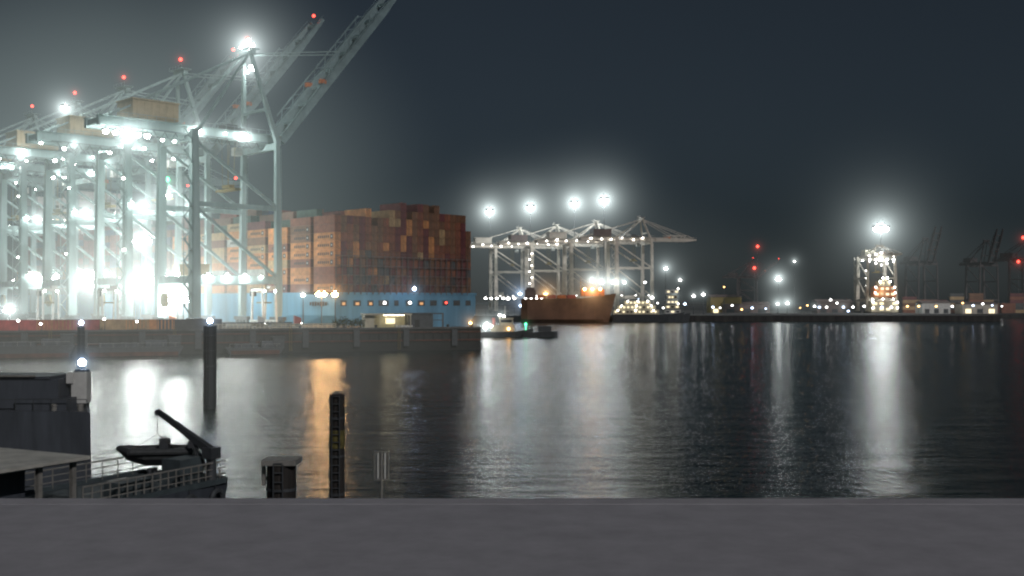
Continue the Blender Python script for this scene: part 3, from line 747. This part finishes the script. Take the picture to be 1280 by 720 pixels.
# ------------------------------------------------------------------ far group of cranes
Kd = [(809, 770), (752, 802), (702, 838), (656, 872)]
g2 = 'grey cranes of the distant terminal'
for i, (px, Y) in enumerate(Kd):
    p = at(px, 376, Y); p.z = fz
    random.seed(40 + i)
    ls = [(x, -6, 62.5 + random.uniform(-1.5, .5), random.uniform(1.2, 2.0), random.choice(('lamp_shore', 'lamp_small'))) for x in (-50, -41, -33, -24, -14, -6)]
    ls += [(x, -11, 16, 1.5, 'lamp_shore') for x in (-26, -14, -3)]
    if i == 2: ls += [(-33 + (k % 2) * 2, -13.6, 6 + k * 5.2, 1.2, 'lamp_small') for k in range(10)]
    lab = ['distant grey crane with its boom lowered level toward open water', 'second distant grey crane, standing behind the one nearest the open water', 'third distant grey crane with a lit zigzag stairway', 'distant grey crane closest to the big ship stern'][i]
    crane(lab, p, R(14), .86, boom=0, boom_len=36, AP=78, pm='fargrey', bm='fargrey', hm='dimsteel' if i in (0, 2) else 'fargrey', lights=ls, red=False, group=g2, stairs=True, lsize=1.1, thick=1.1)
# the four brilliant lamps stand on tall masts behind the cranes
for (px, py, Y, lab) in ((612, 264, 880, 'tall mast with a blinding lamp, closest to the big ship'), (663, 259, 845, 'tall mast with a blinding lamp over the second crane gap'), (718, 254, 815, 'tall mast with the largest blinding lamp over the distant cranes'), (755, 250, 790, 'tall mast with a blinding lamp nearest the lowered boom')):
    tp = lamp_mast(px, py, Y, fz, lab, 'lamp_far', 6.6, 1, 'blinding lamps over the distant cranes', .5)
    glare(tp, 50, COLD, 1.15)
# strip of low lights under the cranes
lights_far = [  # px, py, Y, material, size, glare strength, label
 (640, 284 + 70, 760, None, 0, 0, ''),
 (832, 335, 740, 'lamp', 2.2, .9, 'white lamp mast over the lit work vessel'), (850, 349, 745, 'lamp_shore', 2.4, .5, 'lamp mast right of the lit work vessel tower'),
 (740, 350, 752, 'lamp', 2.2, 1.2, 'white lamp mast lowest at the orange lit deck'), (752, 352, 752, 'lamp', 2.4, 1.3, 'white lamp mast in the middle of the bright strip'), (766, 352, 752, 'lamp', 2.2, 1.0, 'white lamp mast on the bright strip beside the bow'), (780, 352, 752, 'lamp', 2.0, .9, 'white lamp mast ending the bright strip'),
 (806, 352, 755, 'lamp_shore', 2.0, .4, 'lamp mast at the foot of the nearest distant crane'), (815, 371, 745, 'lamp_shore', 2.6, .5, 'quay lamp above the yellow lit decks'), (843, 370, 745, 'lamp_shore', 2.6, .6, 'quay lamp below the lit vessel tower'),
 (867, 369, 800, 'lamp_shore', 2.8, .5, 'first of two quay lamps right of the vessels'), (879, 367, 800, 'lamp_shore', 3.0, .6, 'second of two quay lamps right of the vessels'), (891, 383, 800, 'lamp_bluish', 2.0, .3, 'low bluish quay lamp right of the vessels'),
 (973, 348, 900, 'lamp', 4.4, 2.0, 'tall mast with a bright bluish white lamp in open dark shore'), (993, 326, 905, 'lamp_shore', 2.2, .7, 'taller slim mast with a smaller white lamp'),
 (972, 379, 890, 'lamp_shore', 2.6, .8, 'low floodlight at the shore below the bright bluish mast'), (984, 378, 890, 'lamp_shore', 3.2, 1.0, 'low floodlight pair member beside the slim mast'),
 (905, 358, 860, 'lamp_warm2', 1.4, .2, 'dim yellow lamp mast on the dark shore'), (650, 366, 748, 'lamp_bluish', 3.0, .8, 'bluish lamp mast behind the tug'), (651, 381, 746, 'lamp_bluish', 2.6, .6, 'low bluish lamp behind the tug'),
 (635, 372, 746, 'lamp_shore', 3.0, .4, 'warm white lamp mast above the tug'), (682, 366, 746, 'lamp_warm2', 3.2, .9, 'orange lamp mast at the brown ship stern')]
for (px, py, Y, m_, sz, hz, lab) in lights_far:
    if m_ is None: continue
    tp = lamp_mast(px, py, Y, 3.2, lab, m_, sz, 1, 'lamp masts on the far shore', .3)
    if hz < .5: continue
    hz *= .6; glare(tp, 28 if hz > .45 else 15, {'lamp_warm2': WARM, 'lamp_bluish': BLUE}.get(m_, COLD), hz)
nm = ['first', 'second', 'third', 'fourth', 'fifth', 'sixth', 'seventh']
for i, px in enumerate((607, 614, 621, 629, 643, 657, 664, 671, 677)):
    lamp_mast(px, 372, 750, 3.2, f'tiny lamp post in the row behind the tug, {ORD[i]} along it', 'lamp_small', 1.8, 1, 'row of tiny lamps behind the tug', .15)
shore = [(1018, 382), (1024, 383), (1033, 383), (1038, 374), (1054, 383), (1066, 383), (1080, 382), (1102, 383), (1114, 383), (1134, 382), (1148, 382), (1170, 382)]
for i, (px, py) in enumerate(shore):
    m_ = 'lamp_warm2' if i >= 9 else ('lamp_bluish' if i % 3 == 1 else 'lamp_shore')
    tp = lamp_mast(px, py, 893, 3.2, f'small {"orange" if i >= 9 else "white"} shore lamp post, {ORD[i]} along the lit shore by the tall crane', m_, 2.2, 1, 'shore lamps along the far waterline', .15)
    if i % 4 == 0: glare(tp, 12, WARM if i >= 9 else COLD, .25)

more = [(798, 372), (822, 378), (829, 384), (856, 379), (900, 384), (915, 381), (927, 386), (940, 384), (957, 385), (1000, 384), (1009, 381), (1046, 378), (1060, 388), (1190, 382), (1203, 378), (1216, 381), (1228, 379), (1240, 381), (1252, 382)]
random.seed(9)
for i, (px, py) in enumerate(more):
    lamp_mast(px, py, 893 if px > 890 else 770, 3.2, f'faint shore light, {ORD[i]} counted from the work vessel toward the open dark shore', random.choice(('lamp_shore', 'lamp_warm2', 'lamp_shore', 'lamp_bluish')), random.uniform(1.2, 2.2), 1, 'faint scattered lights on the far shore', .12)
# brown ship at the far quay
p = at(703, 376, 716)
bs = thing('cargo_ship', 'rust brown cargo ship with an orange lit deck below the distant cranes', 'ship', (p.x, p.y, 0), 0)
def ring2(x, hb, z): return [(x, -hb, z), (x, -hb * .92, 2), (x, -hb * .5, -2), (x, hb * .5, -2), (x, hb * .92, 2), (x, hb, z)]
bh = MB().loft([ring2(-27, 7, 15.4), ring2(-23, 9.5, 15.4), ring2(12, 10, 15.6), ring2(20, 8.5, 16.6), ring2(26, 5, 17.6)]).loft([[(26, -5, 17.6), (26, -3, 2), (26, -1.5, -2), (26, 1.5, -2), (26, 3, 2), (26, 5, 17.6)], [(35, -.4, 18.8), (30.5, -.2, 2), (29.5, -.1, -2), (29.5, .1, -2), (30.5, .2, 2), (35, .4, 18.8)]], caps=True).build('hull', 'brownhull', bs)
for i in range(4):
    MB().box((-13.6 + i * 6.4, 0, 16.7), (5.6, 14, 2.2)).build('hatch_cover', 'redpaint' if i % 2 else 'orange', bs)
MB().box((-21, 0, 18.4), (7, 13, 5.6)).box((-21, 0, 21.9), (5, 14, 1.4)).build('deckhouse', 'dimsteel', bs)
MB().box((19.5, -1, 19.2), (15, 9, 4.4)).build('forecastle_cargo', 'orange', bs)
for xx in (14, 19, 24):
    MB().bar((xx, -7.2, 16.3), (xx, -7.4, 21.5), .3).ball((xx, -7.8, 21.5), .9, 1).build('deck_lamp', ['dark', 'lamp_warm'], bs)
MB().bar((12, 0, 17), (12, 0, 29), .6, .6, .3, .3).bar((12, 0, 27), (18, 0, 22), .25).build('cargo_mast', 'fargrey', bs)
glare(at(740, 363, 700), 26, WARM, 1.0); glare(at(684, 366, 700), 14, WARM, .4)
# lit work vessel
p = at(800, 376, 722); wv = thing('work_vessel', 'cream work vessel with several brightly lit decks beside the brown ship', 'ship', (p.x, p.y, 0), 0)
MB().loft([[(-18, -5, 5), (-18, -4, -1), (-18, 4, -1), (-18, 5, 5)], [(18, -5.5, 5), (18, -4.5, -1), (18, 4.5, -1), (18, 5.5, 5)], [(29, -1, 6.5), (27, -.6, -1), (27, .6, -1), (29, 1, 6.5)]]).build('hull', 'dark', wv)
for k, (w_, z_) in enumerate(((30, 6.6), (25, 9.6), (17, 12.6))):
    d_ = MB().box((-3 + k * .5, 0, z_), (w_, 9 - k, 2.8)).build('deck_level', 'cream', wv)
    for j in range(int(w_ / 2.6)): MB().box((-3 + k * .5 - w_ / 2 + 1.6 + j * 2.6, -4.56 + k * .5, z_ + .2), (1.3, .1, 1.1)).build('window', random.choice(('lit', 'glass', 'lit')), d_)
    for j in range(3): MB().ball((-3 - w_ / 2 + 3 + j * w_ / 2.6, -5.2, z_ + 1.2), .35).build('deck_lamp', 'lamp_small', d_)
MB().bar((2, 0, 14), (2, 0, 22), .4).bar((0, 0, 19), (4, 0, 19), .2).build('mast', 'white', wv)
p = at(840, 376, 726); pv = thing('pilot_vessel', 'narrow lit vessel with a tall stepped wheelhouse tower', 'ship', (p.x, p.y, 0), 0)
MB().loft([[(-8, -3.5, 5), (-8, -3, -1), (-8, 3, -1), (-8, 3.5, 5)], [(6, -3.5, 5), (6, -3, -1), (6, 3, -1), (6, 3.5, 5)], [(12, -.5, 6), (11, -.3, -1), (11, .3, -1), (12, .5, 6)]]).build('hull', 'dark', pv)
for k, (w_, z_) in enumerate(((10, 6.8), (9, 10), (7.4, 13.2), (6, 16.4), (8, 20))):
    d_ = MB().box((0, 0, z_), (w_, 6 - k * .5, 2.2)).box((0, 0, z_ + 1.3), (w_ + 1.2, 6.6 - k * .5, .2)).build('deck_level', 'cream' if k % 2 else 'white', pv)
    for j in range(3): MB().box((-w_ / 3 + j * w_ / 3, -3.06 + k * .25, z_), (w_ / 5, .1, 1.0)).build('window', random.choice(('lit', 'glass')), d_)
for z_ in (12, 22): MB().ball((3.6, -3, z_), .4).build('deck_lamp', 'lamp_small', pv)
# tug and barge by the mole end
p = at(628, 376, 425); tg = thing('tug_boat', 'tug with dazzling white deck lights beyond the mole end', 'boat', (p.x, p.y, 0), R(4))
def tr(x, hb, z): return [(x, -hb, z), (x, -hb * .8, -.8), (x, hb * .8, -.8), (x, hb, z)]
MB().loft([tr(-10, 3, 2.2), tr(-8, 4, 2), tr(5, 4, 2.2), tr(9, 2.6, 2.8), tr(12, .5, 3.6)]).build('hull', 'dark', tg)
wh = MB().box((0, 0, 3.4), (9, 5.4, 2.6)).box((1.4, 0, 5.9), (5, 4.4, 2.4)).box((1.4, 0, 7.2), (5.6, 5, .2)).build('wheelhouse', 'cream', tg)
MB().box((1.4, -2.25, 6.2), (4.2, .08, 1.0)).build('window', 'glass', wh)
MB().bar((1, 0, 7.2), (1, 0, 12), .25).bar((-.6, 0, 10), (2.6, 0, 10), .15).build('mast', 'white', tg)
MB().cyl((-3.4, 0, 4.6), (-3.4, 0, 7.4), .7).build('funnel', 'redpaint', tg)
for x_, z_, s_ in ((-6.2, 5.2, 1.5), (-4.6, 4.4, 1.3), (-7, 4.0, 1.2), (-1.2, 8.6, 1.2), (.4, 8.2, .9)): flood(tg, (x_, -2.9, z_), s_, 'lamp_small')
MB().ball((9, -1, 5), .4).bar((9, -1, 2.8), (9, -1, 4.7), .12).build('side_lamp', 'lamp_green', tg)
MB().ball((2.2, -3.2, 3.2), .4).build('side_lamp', 'lamp_warm', tg)
p1 = p + Vector((-6, -3, 4.6 - p.z)); glare(Vector((p1.x, p1.y, 4.6)), 11, COLD, 1.5); glare(Vector((p.x - .5, p.y - 3, 8.4)), 6, COLD, .7); glare(Vector((p.x + 9, p.y - 1, 5)), 4, GREEN, .4)
p = at(676, 376, 424); bg_ = thing('barge', 'low dark barge with a small hut beyond the tug', 'boat', (p.x, p.y, 0), R(2))
MB().loft([tr(-7, 3, 2.0), tr(-5.5, 3.2, 2.0), tr(5, 3.2, 2.4), tr(6.6, 2.6, 2.6)]).build('hull', 'dark', bg_)
MB().box((1.5, 0, 3.2), (5, 4, 1.8)).box((1.5, 0, 4.2), (5.4, 4.4, .2)).build('hut', 'dark', bg_); MB().bar((-3.5, 0, 2.2), (-3.5, 0, 5), .14).build('mast', 'dark', bg_)

# ------------------------------------------------------------------ the bright crane at the far right
p = at(1102, 376, 905); p.z = 3.2
RL = [(x, y, z, s_, m_) for x in (0,) for y in (-13, -6, 0, 6, 13) for z, s_, m_ in ((58, 2.6, 'lamp'), (65 - abs(y) * .25, 2.4, 'lamp_shore'), (52 + abs(y) * .3, 2.2, 'lamp_shore'))]
RL += [(-2, -15.5, z, 1.6, 'lamp_small') for z in (14, 22, 30, 38, 46)] + [(4, y, 16, 1.5, 'lamp') for y in (-11, 0, 11)] + [(-31, y, 58, 1.8, 'lamp') for y in (-9, 9)]
crane('brightly lit crane facing the water on the far shore, blinding lamp above it', p, R(-88), .78, hw=15.5, boom=0, boom_len=40, AP=72, pm='fargrey', bm='fargrey', hm='cream', lights=RL, red=False, thick=1.5, lsize=1.2)
tp = lamp_mast(1101, 285, 912, 3.2, 'tallest mast with a double blinding lamp above the lit crane', 'lamp_tower', 7.0, 2, None, .6)
glare(tp, 85, COLD, .85)
p2 = at(1104, 376, 897); tw = thing('lit_vessel', 'stepped vessel tower glowing orange between the lit crane legs', 'ship', (p2.x, p2.y, 0), 0)
MB().loft([[(-13, -5, 4.5), (-13, -4, -1), (-13, 4, -1), (-13, 5, 4.5)], [(13, -5, 4.5), (13, -4, -1), (13, 4, -1), (13, 5, 4.5)]]).build('hull', 'dark', tw)
for k, (w_, z_, m_) in enumerate(((22, 6.8, 'cream'), (22, 11.4, 'cream'), (18, 19, 'orange'), (17, 23.5, 'orange'), (9, 28, 'cream'), (4, 31, 'cream'))):
    d_ = MB().box((0, 0, z_), (w_, 8, 4.2 if k < 5 else 2.4)).build('deck_level', m_, tw)
    for j in range(4):
        MB().box((-w_ * .36 + j * w_ * .24, -4.06, z_ + .4), (w_ * .15, .1, 1.9)).build('window', 'lit' if (j + k) % 3 else 'cream', d_)
    for j in range(2): MB().ball((-w_ * .45 + j * w_ * .9, -5.2, z_ + 1.5), .55).build('deck_lamp', 'lamp_small' if k < 4 else 'lamp', d_)
MB().bar((0, 0, 32), (0, 0, 37), .4).build('mast', 'white', tw)
glare(at(1102, 366, 890), 24, WARM, .5); glare(at(1101, 322, 890), 22, (1, .97, .85), .9)
# dim cranes and yard beyond
for i, (px, Y, rz_, lab, rd) in enumerate(((1160, 1080, -80, 'dim unlit crane just beyond the bright crane', False), (1236, 1120, -80, 'dim unlit crane far along the dark shore', False), (1300, 1000, -60, 'dark crane at the picture edge with red warning lights', True), (945, 1060, -20, 'dim crane with a red light above the dark middle shore', True))):
    p = at(px, 376, Y); p.z = 3.2
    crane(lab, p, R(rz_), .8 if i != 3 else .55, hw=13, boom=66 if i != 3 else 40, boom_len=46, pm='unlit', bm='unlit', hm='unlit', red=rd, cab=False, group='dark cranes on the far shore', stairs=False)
for px, py, Y in ((1279, 298, 1000), (947, 309, 1050), (1273, 328, 1000), (943, 336, 1050)):
    pt = at(px, py, Y)
    b = MB().cyl((0, 0, 3.2 - pt.z), (0, 0, 0), .4, .2, 6).ball((0, 0, .8), 1.3, 1).build('beacon_mast', ['dark', 'lamp_red'], None, pt)
    tag(b, {1279: 'tall thin mast with a red beacon at the picture edge', 947: 'tall thin mast with a red beacon on the dark middle shore', 1273: 'shorter mast with a red beacon at the picture edge', 943: 'shorter mast with a red beacon on the dark middle shore'}[px], 'beacon mast', 'red beacons on the far shore')
    glare(pt, 12, RED, .45)
random.seed(77)
for i in range(13):
    px = 1135 + i * 12.5 + random.uniform(-3, 3); n_ = random.randint(3, 6); p = at(px, 376, 960 + random.uniform(0, 50)); cn = random.choice(('rust red', 'brown', 'maroon', 'dark green', 'dark grey'))
    for r_ in range(n_):
        c2_ = random.choice(('rust red', 'brown', 'maroon', 'dark grey', 'tan'))
        cont(Vector((p.x, p.y, 3.2 + r_ * 2.92)), R(90), c2_, f'{c2_} container, tier {r_ + 1} of yard stack {ORD[i]} counted from the bright crane', 'containers in the dim far yard')
for i, (px, w_, h_, lab) in enumerate(((1166, 24, 9, 'low pale warehouse lit at the shore right of the bright crane'), (1220, 30, 8, 'long low warehouse with an orange lit front on the dim shore'), (905, 26, 14, 'yellow lit sheds under the dim middle crane'), (1040, 30, 10, 'dark low sheds left of the bright crane'), (930, 40, 8, 'low olive green storage hall on the middle shore'))):
    p = at(px, 376, 925); t = thing('warehouse', lab, 'warehouse', (p.x, p.y, 3.2), R(3), 'sheds along the far shore')
    MB().box((0, 0, h_ / 2), (w_, 14, h_)).build('wall', ['white', 'fargrey', 'yellow', 'dimsteel', 'dimsteel'][i], t)
    MB().loft([[(-w_ / 2 - .5, -7.5, h_ + .01), (w_ / 2 + .5, -7.5, h_ + .01), (w_ / 2 + .5, 7.5, h_ + .01), (-w_ / 2 - .5, 7.5, h_ + .01)], [(-w_ / 2 - .5, -.2, h_ + 2), (w_ / 2 + .5, -.2, h_ + 2), (w_ / 2 + .5, .2, h_ + 2), (-w_ / 2 - .5, .2, h_ + 2)]]).build('roof', 'dimsteel', t)
    for j in range(3): MB().box((-w_ / 3 + j * w_ / 3, -7.06, 2.2), (w_ / 6, .1, 3.6)).build('door', 'lit' if i in (1, 2) and j != 1 else 'dark', t)

# ------------------------------------------------------------------ foreground: piles, sign
def pile(px, Y, wpx, pytop, label, m='pile', lamp=False, extra=None):
    r = wpx / 2 / (F / Y); p = at(px, pytop, Y)
    t = thing('mooring_pile', label, 'pile', (p.x, p.y, 0), 0, 'mooring piles in the water')
    MB().cyl((0, 0, -4), (0, 0, p.z), r, r, 20).cyl((0, 0, p.z), (0, 0, p.z + .12), r * 1.06, r * .9, 20).build('shaft', m, t)
    for k in range(3): MB().cyl((0, 0, p.z - 1.2 - k * 2.0), (0, 0, p.z - 1.08 - k * 2.0), r * 1.05, n=20).build('band', 'dark', t)
    ld = MB()
    for sx in (-.2, .2): ld.bar((sx, -r - .12, .5), (sx, -r - .12, p.z), .05)
    for k in range(int(p.z / .4)): ld.bar((-.2, -r - .12, .6 + k * .4), (.2, -r - .12, .6 + k * .4), .04)
    ld.build('ladder', 'dark', t)
    if lamp: MB().cyl((0, 0, p.z + .1), (0, 0, p.z + .5), .12).ball((0, 0, p.z + .72), .34, 1).build('lamp', ['dark', 'lamp_blue'], t); glare(Vector((p.x, p.y, p.z + .72)), 2.6, BLUE, .9)
    return t, p, r
pile(262.5, 143, 16, 408, 'tall black steel pile with bluish lamp standing in the reflections', lamp=True)
pile(102.5, 100, 18, 463, 'black steel pile with bluish lamp behind the dark vessel', lamp=True)
pile(101.5, 176, 9, 409, 'distant slim pile with bluish lamp in front of the mole', lamp=True)
t, p, r = pile(421.5, 58, 19, 495, 'dark pile with a worn yellow band near the middle', 'wood')
zb = at(421, 548, 58).z; MB().cyl((0, 0, zb - .5), (0, 0, zb + .45), r * 1.035, n=20).build('painted_band', mat('faded ochre paint', (.13, .11, .03), .8, 0, 3, .8), t)
t, p, r = pile(352, 48, 36, 578, 'short thick dark timber pile with side bracket', 'wood')
MB().box((0, 0, p.z + .06), (1.5, 1.4, .22)).bar((-.78, 0, p.z - .1), (-.78, 0, p.z - 1.0), .16).bar((-.78, 0, p.z - .6), (-.3, 0, p.z - .95), .12).build('bracket', 'rail', t)
p = at(477, 565, 50); sg = thing('sign_post', 'thin pole with an upright barred panel sign in the water', 'sign', (p.x, p.y, 0), 0)
MB().cyl((0, 0, -3), (0, 0, p.z - .05), .055, n=8).build('pole', 'rail', sg)
b = MB()
for sx in (-.31, .31): b.bar((sx, 0, p.z - 1.25), (sx, 0, p.z), .06)
for z in (p.z - 1.25, p.z): b.bar((-.34, 0, z), (.34, 0, z), .06)
b.build('sign_frame', 'rail', sg); b = MB()
for sx in (-.16, 0, .16): b.bar((sx, .02, p.z - 1.2), (sx, .02, p.z - .06), .07, .03)
b.build('sign_bars', 'white', sg)

# ------------------------------------------------------------------ foreground vessel with davit
h_ = math.atan2(.89, .46)                                     # stern direction
Xs, Ys = -15.6, 61.0
pb = thing('patrol_vessel', 'grey patrol vessel with railing, davit and pale wheelhouse roof moored in front', 'boat', (Xs, Ys, 0), h_)
DZ = 4.0                                                      # local x = towards the stern, y = to its left (away over the water)
def vr(x, y0, y1, z): return [(x, y0, z), (x, y0 + .5, 1.2), (x, y0 + 1.2, -1), (x, y1 - 1.2, -1), (x, y1 - .5, 1.2), (x, y1, z)]
MB().loft([vr(-34, 2.6, 3.6, DZ + 1.4), vr(-28, .8, 5.6, DZ + .7), vr(-18, 0, 6.4, DZ), vr(-4, 0, 6.4, DZ), vr(0, .2, 6.2, DZ)]).build('hull', 'darkhull', pb)
MB().box((-9.4, 3.2, DZ + .04), (17.6, 5.6, .06)).build('deck', 'deck', pb)
MB().bar((-20, .12, DZ + .1), (-.2, .12, DZ + .1), .18, .3).bar((-20, 6.28, DZ + .1), (-.2, 6.28, DZ + .1), .18, .3).bar((-.1, .2, DZ + .1), (-.1, 6.2, DZ + .1), .2, .3).build('gunwale', 'deck', pb)
for y_ in (.2, 6.2):
    rl = MB(); k = -10
    while k <= -.2: rl.bar((k, y_, DZ + .1), (k, y_, DZ + 1.15), .055); k += .55 if y_ == .2 else 1.1
    for z in (.45, .8, 1.15): rl.bar((-10, y_, DZ + z), (-.2, y_, DZ + z), .05 if z < 1 else .075)
    rl.build('railing', 'rail', pb)
wl = MB().box((-14.6, 3.6, DZ + 1.2), (5.0, 4.0, 2.4)).build('wheelhouse', 'darkhull', pb)
MB().box((-14.0, 3.0, DZ + 2.6), (8.0, 6.6, .16)).box((-14.0, 3.0, DZ + 2.49), (7.8, 6.4, .08)).build('wheelhouse_roof', 'canopy', pb)
for xx, yy in ((-10.5, .3), (-10.5, 5.9), (-16.8, .3), (-12.4, .3)): MB().box((xx, yy, DZ + 1.23), (.22, .22, 2.4)).build('roof_post', 'rail', pb)
for k in range(3): MB().box((-12.06, 2.2 + k * 1.3, DZ + 1.6), (.08, 1.0, .9)).build('window', 'glass', wl)
# locker and stern bitts
MB().box((-2.0, 1.6, DZ + .75), (1.8, 1.3, 1.4)).build('deck_locker', 'deck', pb)
MB().box((-6.2, 1.3, DZ + .45), (2.0, 1.2, .8)).build('deck_locker', 'deck', pb)
for k in range(6):
    xx = -1.2 - k * 2.0; t_ = MB(); n_ = 14
    rings_ = [[(xx + (.42 + .14 * math.cos(u_)) * math.cos(v_), -.14 + .14 * math.sin(u_), DZ - .75 + (.42 + .14 * math.cos(u_)) * math.sin(v_)) for u_ in [q * math.pi / 3 for q in range(6)]] for v_ in [q * 2 * math.pi / n_ for q in range(n_ + 1)]]
    t_.loft(rings_, caps=False).bar((xx, .06, DZ + .1), (xx, -.1, DZ - .35), .04).build('tyre_fender', 'dark', pb)
MB().box((-4.2, 3.6, DZ + .2), (1.2, 1.2, .3)).box((-4.2, 3.6, DZ + .38), (1.3, 1.3, .06)).build('hatch', 'rail', pb)
for xx, yy in ((-.9, 1.0), (-.9, 5.2)):
    MB().cyl((xx, yy, DZ + .05), (xx, yy, DZ + .5), .12).cyl((xx + .4, yy, DZ + .05), (xx + .4, yy, DZ + .5), .12).bar((xx - .2, yy, DZ + .4), (xx + .6, yy, DZ + .4), .1).build('bitts', 'dark', pb)
MB().cyl((-3.2, 5.0, DZ + .07), (-3.2, 5.0, DZ + .22), .42, .36).build('rope_coil', 'rope', pb)
# davit (local frame found from the photograph's pixels at 61-63 m)
inv = pb.matrix_basis.inverted() if False else (Matrix.Translation((Xs, Ys, 0)) @ Matrix.Rotation(h_, 4, 'Z')).inverted()
b0, b1 = inv @ at(264, 566, 60.2), inv @ at(197, 514, 62.6)
dv = MB().cyl((b0.x, b0.y, DZ), (b0.x, b0.y, b0.z - .2), .32, .26).box((b0.x, b0.y, b0.z), (.75, .7, .6)).bar((b0.x, b0.y, b0.z + .1), b1, .36, .42, .2, .24).cyl(Vector(b1) + Vector((0, -.12, -.1)), Vector(b1) + Vector((0, .12, -.1)), .16).bar((b0.x - .2, b0.y, DZ + .6), Vector(b0).lerp(Vector(b1), .35), .12)
dv.build('davit', 'dark', pb)
# dinghy hanging from the davit
c_ = at(197, 572, 62.6)
dg = thing('dinghy', 'small grey rescue boat hanging on ropes from the davit', 'boat', c_, R(4))
hb = 2.15
def dr(x, wd, zt, zb): return [(x, -wd, zt), (x, -wd * .9, (zt + zb) / 2), (x, -wd * .3, zb), (x, wd * .3, zb), (x, wd * .9, (zt + zb) / 2), (x, wd, zt)]
MB().loft([dr(-hb, .12, .55, .3), dr(-hb + .5, .6, .47, -.1), dr(-.6, .85, .42, -.42), dr(1.2, .85, .42, -.42), dr(hb, .75, .44, -.3)]).build('hull', 'rubber', dg)
tb = MB()
for sy in (-1, 1): tb.cyl((-1.3, .86 * sy, .42), (hb, .84 * sy, .44), .2, n=10).cyl((-hb, .1 * sy, .55), (-1.3, .86 * sy, .42), .17, .2, 10)
tb.build('side_tube', 'rubber', dg)
MB().box((1.9, 0, .6), (.35, .4, .7)).bar((2.15, 0, .4), (2.15, 0, -.5), .14).build('outboard_motor', 'dark', dg)
MB().box((.4, 0, .75), (.5, .6, .7)).build('console', 'dark', dg)
sl = MB(); top = Vector(at(197, 517, 62.6)) - c_
for q_ in ((-1.4, -.6, .5), (-1.4, .6, .5), (1.3, -.7, .5), (1.3, .7, .5)): sl.bar(q_, (.0, 0, 1.35), .035)
sl.bar((0, 0, 1.35), (top.x, 0, top.z), .045)
RZ = Matrix.Rotation(R(-4), 4, 'Z')
sl.build('sling', 'rope', dg)

# dark vessel beyond it
p = at(113, 515, 80)
dvv = thing('dark_vessel', 'dark high sided vessel with a white box moored behind the pale roof', 'boat', (p.x, p.y, 0), R(0))
zt = p.z
MB().loft([[(0, 0, zt), (0, .4, -1), (-2.4, 5.5, -1), (-2.6, 6, zt)], [(-9, -.4, zt + .1), (-9, .2, -1), (-9, 5.8, -1), (-9, 6.4, zt + .1)], [(-22, 0, zt + .3), (-22, .4, -1), (-22, 5.6, -1), (-22, 6, zt + .3)]]).build('hull', 'darkhull', dvv)
MB().box((-3.9, 2.6, zt + .45), (3.8, 4, .9)).box((-6.6, 3.4, zt + 1.2), (7.5, 4.4, 2.2)).box((-7.2, 3.4, zt + 2.4), (7.6, 4.6, .2)).build('superstructure', 'darkhull', dvv)
MB().bar((-10, .9, zt + 2.56), (-4.4, .9, zt + 2.56), .12, .12).build('rail_strip', 'rail', dvv)
wb = MB().box((-1.85, 3.0, zt + 1.55), (1.15, .9, 2.3)).box((-2.5, 2.7, zt + 2.3), (.5, .6, .8)).build('white_cabinet', 'white', dvv)
b = MB(); 
for k in range(9): b.bar((-.3 - k * 1.3, .1, zt), (-.3 - k * 1.3, .1, zt + .9), .05)
b.bar((-.3, .1, zt + .9), (-10.7, .1, zt + .9), .05); b.build('railing', 'dark', dvv)
for xx in (-1.0, -2.9): MB().cyl((xx, .7, zt), (xx, .7, zt + .4), .22).ball((xx, .7, zt + .42), .28, 0, 1, 1, .5).build('bitt', 'rail', dvv)
# small jetty pontoon between the vessels
p = at(135, 600, 66); po = thing('pontoon', 'low floating pontoon between the two moored vessels', 'pontoon', (p.x, p.y, 0), R(60))
MB().box((0, 0, .5), (9, 2.6, 1.4)).build('float', 'deck', po)
b = MB()
for k in range(7): b.bar((-4.2 + k * 1.4, 1.2, 1.2), (-4.2 + k * 1.4, 1.2, 2.2), .06)
b.bar((-4.2, 1.2, 2.2), (4.2, 1.2, 2.2), .06).build('railing', 'rail', po)
